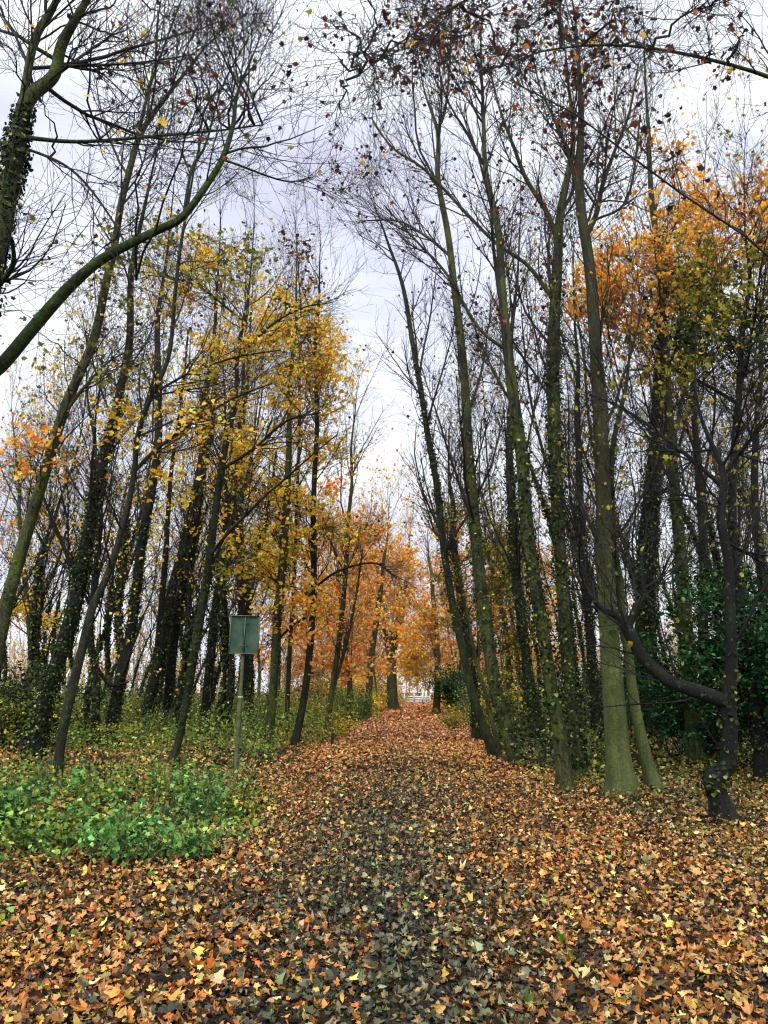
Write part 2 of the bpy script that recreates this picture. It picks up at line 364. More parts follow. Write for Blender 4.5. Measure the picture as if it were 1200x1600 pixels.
undergrowth('undergrowth', 'olive green brambles and saplings thick among the trees left of the path', 'undergrowth', 125000, (-26, 0.5), (16.5, 50),
    lambda x, y: np.clip(.14 + (y - 16) * .085, .1, 1.9) * (.25 + 1.1 * vnoise(x, y, 1.7, 9)), ['under', 'olive', 'green'], .07, IVY, M_HERB,
    lambda x, y: (x < cx(y) - 2.3 - .9 * (y < 24)) * (x > -.52 * y - 3) * (.22 + .78 * sstep(17, 23, y)) * (.15 + .85 * (vnoise(x, y, 1.3, 10) > .36)), .7, 2600)
undergrowth('bramble_layer', 'dark ivy and brambles covering the ground among the trees right of the path', 'undergrowth', 100000, (2.2, 27), (14.5, 48),
    lambda x, y: np.clip(.14 + (y - 15) * .095, .1, 2.6) * (.2 + 1.2 * vnoise(x, y, 1.5, 11)), ['under_dark', 'ivy', 'under'], .08, IVY, M_HERB,
    lambda x, y: (x > cx(y) + 2.3) * (x < .52 * y + 3) * (.15 + .85 * (vnoise(x, y, 1.2, 12) > .38)), .7, 2200)

undergrowth('thicket', 'golden and straw-coloured thicket pressing in on both sides of the far path', 'thicket', 80000, (-12, 16), (50, 122),
    lambda x, y: np.where(y > 118.5, 9.0, np.clip(1.2 + .05 * (y - 50), 1, 5.5)) * (.3 + 1.2 * vnoise(x, y, 2.2, 16)) * (.75 + .5 * (np.abs(x - cx(y)) > 3.5)), ['tan', 'orange', 'olive'], .17, IVY, M_LEAF,
    lambda x, y: ((np.abs(x - cx(y)) > 2.25) | (y > 118.5)) * (np.abs(x - cx(y)) < 9) * (.2 + .8 * (vnoise(x, y, 1.6, 17) > .34)), 1.2, 900)
# ------------------------------------------------------------------ trees
def catmull(p, n):
    p = np.asarray(p, float)
    if len(p) < 3: 
        t = np.linspace(0, 1, n)[:, None]; return p[0] * (1 - t) + p[-1] * t
    q = np.vstack([2 * p[0] - p[1], p, 2 * p[-1] - p[-2]])
    out = []
    segs = len(p) - 1; u = np.linspace(0, segs, n); 
    for x in u:
        i = min(int(x), segs - 1); t = x - i
        a, b, c, d = q[i], q[i + 1], q[i + 2], q[i + 3]
        out.append(.5 * ((2 * b) + (c - a) * t + (2 * a - 5 * b + 4 * c - d) * t * t + (3 * b - a - 3 * c + d) * t ** 3))
    return np.array(out)
def path3d(pts, Y, n=40, wob=.0, drift=0.0):
    c = np.array([(*P(x, y, Y + drift * i), w * WS / F * Y) for i, (x, y, w) in enumerate(pts)])
    s = catmull(c, n)
    if wob:
        t = np.linspace(0, 1, n); s[:, 1] += wob * (np.sin(t * 5 + rng.random() * 6) - np.sin(rng.random() * 0)) * t
    return s[:, :3], np.maximum(s[:, 3], .006)
def ivy_on(mb, pts, rad, dens, a, b, size=.052, pal='ivy', puff=.065):
    seg = np.linalg.norm(np.diff(pts, axis=0), axis=1); L = seg.sum(); n = int(dens * 1.05 * L * (b - a))
    if n < 1: return
    t = a + (b - a) * rng.random(n); 
    k0 = vnoise(t * L, t * 0, .55, int(rng.integers(99)))
    m = (rng.random(n) < .10 + 1.25 * k0) & (rng.random(n) < sstep(b, b - .25 * (b - a), t)) & (rng.random(n) < .35 + sstep(a, a + .12, t)); t = t[m]; k0 = k0[m]; n = len(t)
    u = t * (len(pts) - 1); i = np.minimum(u.astype(int), len(pts) - 2); f = (u - i)[:, None]
    c = pts[i] * (1 - f) + pts[i + 1] * f; r = rad[i]
    tg = norm(pts[i + 1] - pts[i]); o = norm(np.cross(tg, rng.normal(0, 1, (n, 3))))
    c = c + o * (r + .01 + rng.random(n) ** 1.5 * puff * (.3 + 1.5 * k0))[:, None]
    cl = cols(n, pal, .35)
    leaves(mb, c, size * rng.uniform(.6, 1.4, n), cl, IVY, tilt=.5, up=o + np.array([0, 0, .35]), curl=.15)
WS = .39
TREES = []
def make_tree(label, pts, Y=None, bark='dark', ivy=0, ivyr=(0, .6), limbs=22, ll=3.2, ang=34, t0=.3, tw=8, fine=4, hand=(), blobs=(), scatter=0, spal='brown',
              wob=.35, twig=None, trop=.10, flare=.32, name='tree', group=None, cat='tree', lsize=.075, kd=170, ws=1.0, drift=0.0, fl=.55, tl=1.25, sub=.9):
    if Y is None: Y = G(pts[0][0], pts[0][1])[1]
    tp, tr = path3d(pts, Y, 72, wob, drift)
    if bark == 'moss': tr = tr * .98
    tr = tr * ws; tt = np.linspace(0, 1, len(tr)); tr = np.maximum(tr * (1 - .75 * sstep(.72, 1, tt)), .004)
    wg = sstep(.45, 1, tt)[:, None] * np.stack([np.sin(tt * 23 + pts[0][0]) * .09 + np.sin(tt * 41 + pts[0][0]) * .04, np.cos(tt * 19 + pts[0][0]) * .12, tt * 0], -1); tp = tp + wg
    if pts[0][1] > 1100:
        lo = np.array([[tp[0] * (1 - t) + tp[1] * t] for t in (.12, .25, .4, .6, .8)])[:, 0]; tp = np.concatenate([tp[:1], lo, tp[1:]]); tr = np.concatenate([tr[:1], np.full(5, tr[0]), tr[1:]])
    # carry the base down into the ground
    if pts[0][1] > 1100:
        z0 = H(tp[0, 0], tp[0, 1]); tp[:, 2] += 0; tp[0, 2] = z0 - .12
        hgt = np.maximum(tp[:, 2] - z0, 0); tr = tr * (1 + flare * np.exp(-hgt / .22))
    root = empty(name, (tp[0, 0], tp[0, 1], max(tp[0, 2] + .12, 0)))
    org = root.location[:]
    tag(root, label, cat, group)
    mt = MB(); tubes(mt, tp, tr, 18, .09, root=np.where(pts[0][1] > 1100, .34, 0) * np.exp(-np.maximum(tp[:, 2] - tp[0, 2] - .12, 0) / .16))
    hb = []
    for h in hand:
        hp, hr = path3d(h, Y, 22, .0); hr = hr * ws; off = rng.normal(0, .5); hp[:, 1] += off * np.linspace(0, 1, 22) ** 1.3
        own = np.concatenate([tp] + [q[0] for q in hb]); k_ = int(np.argmin(np.linalg.norm(own - hp[0], axis=1))); sh_ = own[k_] - hp[0]
        hp = hp + sh_ * (1 - np.linspace(0, 1, 22)[:, None]) ** 1.5
        tubes(mt, hp, hr, 8, .08); hb.append((hp, hr))
    mt.build('trunk', M_BARK[bark], root, org)
    twig = twig or M_TWIG
    mc = MB(); ml = MB()
    # limbs
    K1 = 9; P1 = []; R1 = []
    if limbs:
        p, r = spawn(tp[None], tr[None], limbs, t0, .97, ang, ll, K1, .10, trop, .5, .007)
        P1.append(p); R1.append(r)
        p, r = spawn(tp[None], tr[None], 6, .82, 1.0, 26, ll * .5, K1, .10, trop, .8, .007)
        P1.append(p); R1.append(r)
    for hp, hr in hb:
        idx = np.linspace(0, len(hp) - 1, K1).astype(int)
        p, r = spawn(hp[None], hr[None], 7, .2, .95, ang, ll * .6, K1, .10, trop, .5, .006)
        P1.append(p); R1.append(r)
        P1.append(hp[idx][None]); R1.append((hr[idx] * .98)[None])
    nonhand = [k for k in range(len(P1)) if P1[k].shape[0] > 1 or not hb]
    for k in range(len(P1)):
        if k in nonhand: tubes(mc, P1[k], R1[k], 5)
    if P1:
        p1 = np.concatenate(P1); r1 = np.concatenate(R1)
        p2, r2 = spawn(p1, r1, len(p1) * tw, .12, .98, 38, tl, 7, .13, .07, .55, .0045)
        tubes(mc, p2, r2, 3)
        p3, r3 = spawn(p2, r2, len(p2) * fine, .15, .98, 40, fl, 5, .14, .06, .6, .0034)
        tubes(mc, p3, r3, 3)
        if scatter:
            i = rng.choice(len(p3), scatter); j = rng.integers(1, 5, scatter)
            w = vnoise(p3[i, j, 0] + p3[i, j, 1], p3[i, j, 2], 1.1, 31); m = rng.random(scatter) < .15 + 1.1 * (w > .5)
            c = p3[i, j][m] + rng.normal(0, .05, (int(m.sum()), 3))
            leaves(ml, c, lsize * .85 * rng.uniform(.6, 1.3, len(c)), cols(len(c), spal, .25), LOBED, curl=.35)
    cand = np.concatenate([tp[tp[:, 2] > tp[0, 2] + 2]] + [hp[4:] for hp, _ in hb])
    for (bx, by, rx, ry, n, pal) in blobs:
        n = int(n * 1.7); K = max(5, int(n / kd)); a = rng.random(K) * 6.283; rr = np.sqrt(rng.random(K)) * 1.05
        P1b = []; 
        for k in range(K):
            tgt = P(bx + rx * rr[k] * math.cos(a[k]), by + ry * rr[k] * math.sin(a[k]), Y + rng.normal(0, .9))
            dd = np.linalg.norm(cand[:, :2] - tgt[:2], axis=1); dz = tgt[2] - .2 - .35 * dd - cand[:, 2]
            sc = dd + 1.2 * np.abs(dz) + rng.random(len(cand)) * .35; ii = int(np.argmin(sc)); s = cand[ii]; dxy = dd[ii]
            mid = s * .45 + tgt * .55 + np.array([0, 0, .10 * dxy]) + rng.normal(0, .12, 3)
            t = np.linspace(0, 1, K1)[:, None]
            P1b.append(s * (1 - t) ** 2 + 2 * mid * t * (1 - t) + tgt * t * t + rng.normal(0, .03, (K1, 3)) * (t > 0))
        p1 = np.array(P1b); r1 = np.linspace(.016, .006, K1)[None] * np.ones((K, 1))
        tubes(mc, p1, r1, 5)
        p2, r2 = spawn(p1, r1, K * 12, .45, 1, 55, sub, 6, .16, .0, .55, .0045); tubes(mc, p2, r2, 3)
        p3, r3 = spawn(p2, r2, K * 60, .1, 1, 50, sub * .45, 4, .16, -.02, .6, .0034); tubes(mc, p3, r3, 3)
        i = rng.choice(len(p3), n); j = rng.integers(1, 4, n)
        c = p3[i, j] + rng.normal(0, .05, (n, 3))
        # clumpy: drop leaves where a 3d-ish noise is low
        w = .6 * vnoise(c[:, 0] + .5 * c[:, 1], c[:, 2] * 1.6, .5, 33) + .4 * vnoise(c[:, 0] - .5 * c[:, 1], c[:, 2] * 1.6, .22, 34); m = rng.random(n) < .12 + 1.2 * (w > .50)
        c = c[m]
        leaves(ml, c, lsize * rng.uniform(.65, 1.35, len(c)), cols(len(c), pal, .22), LOBED, tilt=1.0, curl=.3)
    crown = None
    if mc.n: crown = mc.build('crown', twig, root, org)
    if ml.n:
        f = ml.build('foliage', M_LEAF, crown, org, smooth=False)
    if ivy:
        mi = MB(); ivy_on(mi, tp, tr, ivy, *ivyr)
        if mi.n: mi.build('ivy', M_IVY, root, org, smooth=False)
    TREES.append(root); return root
#--TREES--
exec_trees = True
# LEFT SIDE ---------------------------------------------------------------
make_tree(ws=.85, label='thick ivy-wrapped tree forking at the upper left edge of the view', pts=[(-95, 1330, 60), (-75, 900, 58), (-35, 560, 56), (-6, 380, 54), (14, 250, 50), (30, 150, 44), (62, 100, 34), (100, 45, 30), (150, -15, 26), (215, -110, 16)], Y=8.6,
    bark='olive', ivy=600, ivyr=(.3, .64), limbs=14, ll=2.6, ang=55, t0=.6, hand=[[(28, 170, 26), (38, 100, 24), (52, 40, 22), (80, -10, 18), (100, -80, 10)], [(34, 200, 14), (120, 204, 10), (230, 188, 8), (330, 168, 6), (400, 145, 4)],
    [(30, 215, 9), (110, 250, 7), (170, 330, 5), (190, 400, 3)]], blobs=[(150, 120, 150, 120, 45, 'yellow'), (280, 80, 170, 110, 160, 'brown')], scatter=300, spal='brown', trop=.03, lsize=.055, sub=.6, kd=18)
make_tree(ws=.82, label='green mossy tree leaning in low from the left edge with an arched bough', pts=[(-330, 1420, 46), (-260, 1000, 44), (-130, 700, 40), (-40, 600, 38), (0, 566, 36), (50, 508, 33), (100, 455, 30), (150, 415, 26), (200, 390, 23), (250, 370, 21), (300, 350, 19), (345, 290, 16), (360, 225, 13), (375, 165, 11), (402, 100, 8), (440, 25, 6), (475, -50, 4)], Y=8.8,
    bark='green', limbs=11, ll=1.7, ang=50, t0=.55, hand=[[(-60, 640, 16), (-20, 540, 16), (0, 505, 15), (40, 487, 14), (75, 475, 12), (90, 462, 9)], [(305, 350, 9), (310, 270, 8), (325, 220, 7), (345, 120, 5), (390, 20, 3)], [(355, 270, 6), (440, 272, 5), (480, 235, 3)]],
    scatter=140, spal='olive', flare=.3, tw=6, fine=3)
make_tree('slender leaning tree rising past the left edge to a high forked top', [(-25, 1150, 30), (0, 990, 28), (22, 895, 26), (62, 755, 24), (100, 630, 22), (143, 528, 19), (163, 440, 17), (178, 385, 15), (192, 300, 14), (215, 232, 13), (255, 180, 11), (312, 108, 8), (352, 55, 6), (400, -25, 3)], Y=15.5,
    bark='olive', limbs=13, ll=3.0, ang=36, t0=.3, hand=[[(215, 232, 9), (235, 150, 7), (262, 80, 5), (300, -10, 3)], [(95, 640, 8), (140, 590, 6), (180, 560, 4), (230, 545, 3)]], ivy=60, ivyr=(0, .5), scatter=700, spal='brown', blobs=[(60, 700, 70, 60, 260, 'orange'), (130, 560, 90, 130, 240, 'olive')])
make_tree('leaning trunk thickly clad in ivy, nearest of the dark clump on the left', [(50, 1192, 34), (68, 1100, 30), (95, 1020, 30), (118, 940, 30), (133, 870, 28), (148, 795, 25), (165, 720, 21), (185, 650, 18), (200, 570, 16), (206, 500, 14), (214, 410, 12), (232, 300, 9), (252, 190, 6), (270, 90, 3)],
    bark='black', ivy=750, ivyr=(0, .62), limbs=18, ll=2.8, ang=34, hand=[[(122, 930, 12), (108, 870, 9), (88, 820, 7), (70, 770, 5)]], scatter=900, spal='olive', twig=M_TWIGB)
make_tree('thin bare-stemmed young tree in front of the ivy clump, swaying right then forking', [(88, 1222, 17), (96, 1150, 17), (110, 1080, 18), (126, 1015, 17), (142, 950, 16), (170, 890, 14), (196, 805, 13), (211, 735, 12), (216, 690, 11), (238, 625, 10), (266, 560, 9), (283, 470, 8), (295, 360, 7), (312, 250, 6), (338, 140, 5), (372, 10, 3)],
    bark='dark', limbs=14, ll=2.4, ang=48, t0=.35, hand=[[(212, 735, 9), (250, 698, 8), (310, 655, 7), (368, 622, 5), (425, 600, 3)], [(240, 620, 6), (300, 585, 5), (370, 560, 4), (440, 548, 3)]], trop=.05,
    scatter=400, spal='olive', blobs=[(300, 430, 150, 60, 420, 'olive'), (240, 660, 130, 110, 500, 'yellow')])
make_tree('dark ivied trunk standing second behind the thin young tree', [(170, 1166, 24), (183, 1085, 22), (203, 1000, 21), (215, 920, 20), (222, 850, 19), (235, 775, 18), (246, 700, 16), (244, 610, 13), (246, 500, 11), (256, 400, 8), (266, 280, 5), (270, 170, 3)],
    bark='black', ivy=420, ivyr=(0, .55), limbs=17, ll=2.8, ang=34, scatter=800, spal='olive', twig=M_TWIGB, blobs=[(190, 700, 60, 140, 160, 'yellow')])
make_tree('tall ivy-covered trunk with two stems side by side, left of the sign', [(222, 1148, 26), (238, 1075, 24), (254, 1000, 20), (268, 920, 18), (286, 850, 16), (303, 770, 14), (316, 690, 12), (326, 600, 10), (336, 490, 8), (346, 360, 5), (350, 240, 3)],
    bark='black', ivy=420, ivyr=(0, .6), limbs=16, ll=2.6, ang=34, hand=[[(230, 1110, 15), (244, 1030, 14), (252, 950, 13), (260, 850, 11), (268, 740, 9), (285, 620, 6), (295, 520, 4)]], scatter=900, spal='olive', twig=M_TWIGB)
make_tree('upright ivied tree with a broad leafy base, in the middle of the left clump', [(262, 1146, 24), (266, 1060, 20), (279, 950, 18), (299, 850, 16), (313, 760, 13), (330, 650, 10), (342, 540, 7), (350, 430, 4)],
    bark='black', ivy=480, ivyr=(0, .7), limbs=15, ll=2.4, ang=36, scatter=800, spal='yellow', twig=M_TWIGB)
make_tree('crooked dark tree with a bare curved foot standing just left of the sign', [(265, 1200, 15), (279, 1160, 14), (291, 1100, 16), (302, 1040, 17), (312, 980, 17), (324, 905, 16), (338, 790, 14), (347, 720, 13), (358, 655, 12), (371, 590, 10), (371, 525, 9), (382, 455, 8), (392, 350, 6), (405, 250, 3)],
    bark='dark', ivy=160, ivyr=(.15, .6), limbs=15, ll=2.6, ang=46, t0=.35, hand=[[(346, 735, 8), (400, 700, 6), (450, 660, 5), (500, 650, 3)], [(371, 560, 7), (420, 510, 6), (470, 480, 4), (520, 470, 2)], [(376, 500, 6), (300, 440, 4), (220, 420, 3)]], trop=.05,
    scatter=300, spal='olive', blobs=[(350, 490, 120, 90, 1100, 'yellow'), (330, 400, 140, 45, 700, 'olive'), (340, 640, 110, 90, 900, 'yellow')])
make_tree('ivied trunk rising straight behind the green sign', [(318, 1152, 20), (327, 1050, 19), (337, 950, 17), (351, 850, 15), (363, 760, 13), (375, 640, 10), (385, 520, 7), (395, 400, 4)],
    bark='black', ivy=380, ivyr=(0, .7), limbs=14, ll=2.4, ang=36, scatter=600, spal='yellow', twig=M_TWIGB)
make_tree('dark tree whose trunk appears directly above the sign panel', [(392, 1138, 20), (386, 1060, 19), (380, 960, 19), (377, 880, 18), (375, 800, 15), (378, 700, 12), (384, 600, 9), (392, 480, 6), (400, 360, 3)],
    bark='black', ivy=300, ivyr=(0, .7), limbs=14, ll=2.4, ang=36, scatter=500, spal='olive', twig=M_TWIGB, hand=[[(380, 930, 9), (405, 850, 8), (420, 780, 6), (430, 700, 4)]])
make_tree('smooth olive trunk immediately right of the sign, with yellow leaves on its upper boughs', [(417, 1172, 19), (425, 1100, 18), (431, 1010, 17), (438, 930, 17), (445, 850, 16), (450, 750, 13), (455, 620, 10), (459, 500, 7), (463, 400, 4), (466, 300, 2)],
    bark='olive', limbs=16, ll=2.4, ang=48, t0=.4, ivy=60, ivyr=(.1, .6), blobs=[(430, 640, 90, 130, 1900, 'yellow'), (410, 800, 90, 100, 1500, 'yellow'), (445, 920, 60, 50, 350, 'yellow'), (455, 510, 60, 60, 1100, 'yellow'), (410, 880, 50, 50, 350, 'olive')], scatter=250, spal='olive', lsize=.085)
make_tree('golden-leaved tree with a clean leaning trunk, nearest the path on the left', [(459, 1170, 15), (468, 1130, 15), (478, 1070, 14), (486, 990, 13), (490, 900, 12), (489, 800, 11), (492, 700, 10), (495, 590, 9), (497, 480, 7), (498, 400, 5), (500, 320, 2)],
    bark='dark', limbs=16, ll=2.2, ang=50, t0=.4, hand=[[(487, 960, 6), (450, 985, 5), (430, 1010, 3)], [(490, 915, 6), (530, 890, 5), (585, 880, 4), (620, 905, 2)]], blobs=[(475, 680, 65, 140, 2000, 'yellow'), (470, 860, 75, 75, 1500, 'yellow'), (500, 940, 60, 45, 500, 'orange'), (485, 560, 50, 70, 1500, 'yellow'), (470, 430, 60, 50, 350, 'brown')], scatter=300, spal='brown', lsize=.085)
make_tree('slim tree with orange leaves beyond the golden tree, beside the path', [(514, 1112, 12), (523, 1050, 11), (532, 980, 10), (540, 900, 9), (545, 820, 8), (549, 740, 6), (556, 640, 4), (560, 560, 2)], Y=30,
    bark='olive', limbs=17, ll=3.2, ang=34, t0=.25, blobs=[(560, 860, 60, 60, 900, 'orange'), (530, 940, 60, 60, 700, 'orange')], scatter=700, spal='orange', hand=[[(518, 1085, 7), (540, 1010, 6), (556, 930, 5), (566, 860, 3)]])
make_tree('thin straight bare tree between the olive trunk and the golden tree', [(448, 1128, 9), (452, 1030, 9), (458, 930, 8), (462, 820, 8), (466, 700, 6), (470, 560, 5), (466, 420, 4), (462, 300, 2)], Y=32,
    bark='dark', limbs=20, ll=3.4, ang=28, t0=.3, scatter=700, spal='brown')
make_tree('ivied stem half hidden behind the post of the sign', [(352, 1140, 14), (362, 1050, 14), (352, 960, 12), (345, 880, 11), (352, 780, 9), (350, 650, 7), (345, 540, 4)], Y=27,
    bark='black', ivy=260, ivyr=(0, .7), limbs=14, ll=2.6, ang=36, scatter=500, spal='yellow', twig=M_TWIGB)
make_tree('forked dark tree leaning right at the back of the left clump', [(148, 1132, 16), (150, 1060, 15), (140, 990, 14), (150, 900, 13), (160, 800, 10), (150, 700, 8), (140, 600, 5), (146, 480, 3)], Y=24,
    bark='black', ivy=260, ivyr=(0, .6), limbs=16, ll=3, ang=34, scatter=900, spal='yellow', twig=M_TWIGB, hand=[[(146, 1040, 9), (175, 1070, 8), (200, 1010, 6), (215, 960, 4)]])
make_tree('pale orange-leaved tree far back at the left edge', [(60, 1118, 12), (52, 1030, 11), (40, 930, 10), (30, 830, 8), (22, 720, 6), (20, 600, 3)], Y=34,
    bark='olive', limbs=16, ll=3.2, ang=40, blobs=[(60, 960, 70, 40, 700, 'yellow'), (40, 770, 60, 60, 500, 'orange')], scatter=500, spal='orange', lsize=.10)
# RIGHT SIDE --------------------------------------------------------------
make_tree('near maple whose thin brown-leaved boughs droop across the top of the sky', [(1560, 1700, 60), (1540, 1200, 52), (1520, 700, 46), (1490, 300, 40), (1450, 0, 32), (1400, -300, 24), (1350, -560, 12)], Y=7.5,
    bark='olive', limbs=0, hand=[[(1490, 330, 20), (1380, 210, 15), (1250, 130, 11), (1120, 90, 8), (980, 70, 6), (860, 80, 4), (780, 110, 3)], [(1450, 20, 20), (1300, -60, 15), (1120, -90, 11), (940, -60, 8), (760, -20, 6), (640, 50, 4), (560, 110, 3)]],
    blobs=[(600, 60, 90, 60, 170, 'brown'), (760, 70, 90, 70, 200, 'brown'), (900, 50, 90, 60, 190, 'brown'), (1080, 60, 120, 60, 150, 'brown'), (560, 130, 60, 60, 80, 'brown')], scatter=120, spal='brown', lsize=.046, sub=.6, kd=45, tl=.8, fl=.35, ll=2.0, ang=45)
make_tree('slender leaning tree closest to the path on the right, dark and bare at the foot', [(777, 1188, 20), (757, 1140, 18), (737, 1080, 17), (721, 1010, 16), (706, 940, 15), (692, 850, 14), (682, 760, 13), (670, 690, 12), (655, 590, 11), (637, 500, 10), (622, 410, 8), (602, 350, 7), (580, 300, 5), (560, 240, 3)],
    bark='dark', ivy=260, ivyr=(.3, .72), limbs=22, ll=3.0, ang=30, t0=.3, scatter=260, spal='brown')
make_tree('tall straight olive trunk with a narrow top fork, second from the path on the right', [(805, 1198, 24), (790, 1130, 25), (772, 1060, 25), (760, 980, 24), (750, 900, 23), (741, 800, 22), (732, 700, 20), (726, 600, 18), (718, 520, 17), (706, 430, 15), (696, 350, 14), (686, 280, 12), (680, 222, 11), (660, 155, 7), (648, 70, 5), (640, -20, 3)],
    bark='olive', ivy=200, ivyr=(0, .5), limbs=24, ll=3.2, ang=28, t0=.35, hand=[[(680, 225, 8), (694, 180, 6), (702, 100, 5), (706, 0, 3)], [(700, 400, 7), (660, 360, 6), (620, 330, 4), (560, 320, 3)]], scatter=500, spal='brown')
make_tree('tall trunk with a diagonal bough, third from the path on the right', [(884, 1242, 32), (876, 1160, 30), (862, 1080, 27), (848, 990, 26), (836, 920, 26), (824, 850, 26), (818, 790, 25), (812, 710, 24), (800, 620, 23), (790, 520, 20), (780, 420, 18), (772, 330, 16), (765, 250, 15), (759, 150, 13), (752, 50, 11), (745, -60, 7)],
    bark='olive', ivy=260, ivyr=(.1, .6), limbs=20, ll=3.0, ang=30, t0=.4, hand=[[(800, 560, 8), (750, 520, 7), (700, 440, 6), (650, 390, 5), (600, 340, 3)]], scatter=900, spal='brown', blobs=[(740, 60, 110, 70, 260, 'brown')])
make_tree('heavily ivied trunk dividing into two limbs high up, fourth from the path on the right', [(900, 1205, 34), (893, 1110, 28), (886, 1010, 26), (879, 920, 26), (874, 850, 25), (868, 750, 26), (864, 650, 27), (862, 550, 25), (866, 450, 22), (870, 375, 19), (881, 310, 15), (888, 230, 13), (886, 130, 10), (880, 20, 7), (876, -60, 4)], Y=15.6,
    bark='olive', ivy=520, ivyr=(0, .66), limbs=17, ll=3.0, ang=30, t0=.45, hand=[[(868, 378, 13), (848, 330, 12), (820, 288, 10), (800, 240, 8), (778, 185, 6), (760, 120, 4)], [(862, 470, 11), (822, 415, 9), (772, 380, 8), (722, 330, 7), (662, 268, 6), (612, 235, 5), (580, 190, 3)]], scatter=700, spal='brown')
make_tree('stout smooth mossy green trunk with a flared foot, the largest on the right', [(974, 1246, 52), (966, 1180, 46), (960, 1110, 42), (953, 1030, 38), (947, 950, 36), (943, 880, 35), (940, 800, 33), (937, 700, 32), (934, 600, 30), (927, 500, 27), (921, 400, 25), (915, 300, 22), (910, 200, 19), (906, 100, 17), (901, 0, 14), (896, -80, 9)],
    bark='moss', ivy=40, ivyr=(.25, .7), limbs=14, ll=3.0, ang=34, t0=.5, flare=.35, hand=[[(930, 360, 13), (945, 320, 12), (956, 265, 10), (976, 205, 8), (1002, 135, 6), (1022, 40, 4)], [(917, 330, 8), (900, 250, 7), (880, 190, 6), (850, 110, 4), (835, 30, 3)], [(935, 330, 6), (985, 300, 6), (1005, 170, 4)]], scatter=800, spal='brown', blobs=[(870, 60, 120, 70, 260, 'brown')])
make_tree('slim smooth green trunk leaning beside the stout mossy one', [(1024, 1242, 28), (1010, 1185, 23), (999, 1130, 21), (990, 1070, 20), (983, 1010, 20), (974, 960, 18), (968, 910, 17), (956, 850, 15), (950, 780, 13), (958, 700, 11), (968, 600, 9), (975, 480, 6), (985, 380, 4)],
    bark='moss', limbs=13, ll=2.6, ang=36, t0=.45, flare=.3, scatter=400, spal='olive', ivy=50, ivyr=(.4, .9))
make_tree(ws=1.15, label='black twisted tree with a low bough reaching left, nearest on the right', pts=[(1134, 1284, 36), (1123, 1245, 30), (1116, 1218, 32), (1136, 1195, 28), (1138, 1140, 26), (1134, 1095, 26), (1136, 1040, 20), (1132, 960, 18), (1128, 880, 16), (1120, 820, 14), (1119, 760, 12), (1106, 690, 9), (1096, 600, 6), (1100, 500, 4), (1104, 400, 3)],
    bark='black', ivy=130, ivyr=(.1, .5), limbs=10, ll=2.0, ang=55, t0=.4, trop=.0, hand=[[(1134, 1098, 26), (1105, 1086, 26), (1075, 1076, 24), (1040, 1060, 22), (1005, 1025, 20), (985, 985, 22), (972, 962, 16), (945, 948, 9), (910, 905, 6), (900, 850, 4)], [(982, 975, 14), (1000, 940, 13), (1012, 925, 8), (1010, 880, 5), (1020, 830, 3)],
    [(1119, 770, 9), (1080, 720, 8), (1030, 665, 7), (985, 620, 5), (950, 592, 3)], [(1119, 765, 8), (1150, 715, 7), (1185, 670, 5), (1215, 640, 3)], [(1122, 850, 6), (1165, 860, 5), (1215, 862, 3)]], scatter=300, spal='olive', twig=M_TWIGB, tw=7, flare=.3)
make_tree('ivied trunk with orange leaves high in its crown, right of the mossy pair', [(1086, 1196, 28), (1080, 1120, 26), (1074, 1040, 25), (1069, 960, 25), (1063, 880, 24), (1056, 800, 22), (1050, 700, 20), (1045, 600, 18), (1040, 500, 16), (1034, 400, 15), (1028, 300, 13), (1016, 190, 11), (1006, 80, 9), (1000, -20, 5)],
    bark='olive', ivy=330, ivyr=(.15, .6), limbs=22, ll=3.0, ang=34, t0=.4, hand=[[(1050, 700, 10), (1072, 620, 8), (1085, 520, 7), (1090, 420, 5), (1095, 300, 3)]], scatter=300, spal='orange', blobs=[(1020, 400, 105, 60, 1500, 'orange'), (1040, 300, 70, 60, 500, 'orange'), (945, 450, 60, 70, 750, 'orange'), (990, 500, 80, 55, 800, 'orange')], lsize=.085)
make_tree('broad dark column of ivy standing behind the slim green trunk', [(1018, 1150, 36), (1014, 1060, 34), (1010, 960, 34), (1010, 870, 36), (1015, 780, 34), (1021, 690, 28), (1030, 580, 20), (1034, 470, 12), (1038, 380, 7)], Y=22,
    bark='black', ivy=900, ivyr=(0, .9), limbs=16, ll=2.8, ang=40, scatter=700, spal='olive', twig=M_TWIGB)
make_tree('tall dark stem rising out of the orange foliage on the right', [(1112, 1150, 20), (1104, 1060, 20), (1096, 970, 19), (1099, 890, 18), (1096, 800, 17), (1090, 700, 14), (1086, 600, 12), (1090, 490, 9), (1096, 380, 7), (1102, 260, 5), (1112, 120, 3)], Y=19,
    bark='dark', ivy=240, ivyr=(0, .5), limbs=20, ll=3.2, ang=34, scatter=300, spal='orange', blobs=[(1110, 370, 90, 60, 1000, 'orange'), (1090, 490, 90, 60, 1100, 'olive')], lsize=.085)
make_tree('orange and olive leaved tree filling the upper right corner of the wood', [(1190, 1180, 26), (1180, 1090, 24), (1165, 1000, 22), (1148, 900, 20), (1140, 800, 18), (1142, 700, 16), (1150, 600, 13), (1158, 500, 10), (1166, 400, 8), (1172, 280, 6), (1180, 160, 3)], Y=15,
    bark='black', ivy=200, ivyr=(0, .5), limbs=18, ll=2.8, ang=50, t0=.4, hand=[[(1145, 640, 9), (1100, 600, 7), (1060, 570, 5), (1000, 560, 3)], [(1160, 520, 7), (1200, 480, 6), (1240, 460, 3)]], blobs=[(1170, 320, 80, 55, 950, 'orange'), (1160, 440, 80, 60, 1200, 'olive'), (1130, 530, 100, 60, 900, 'under_dark'), (1080, 560, 90, 40, 400, 'olive')], scatter=700, spal='olive', twig=M_TWIGB)
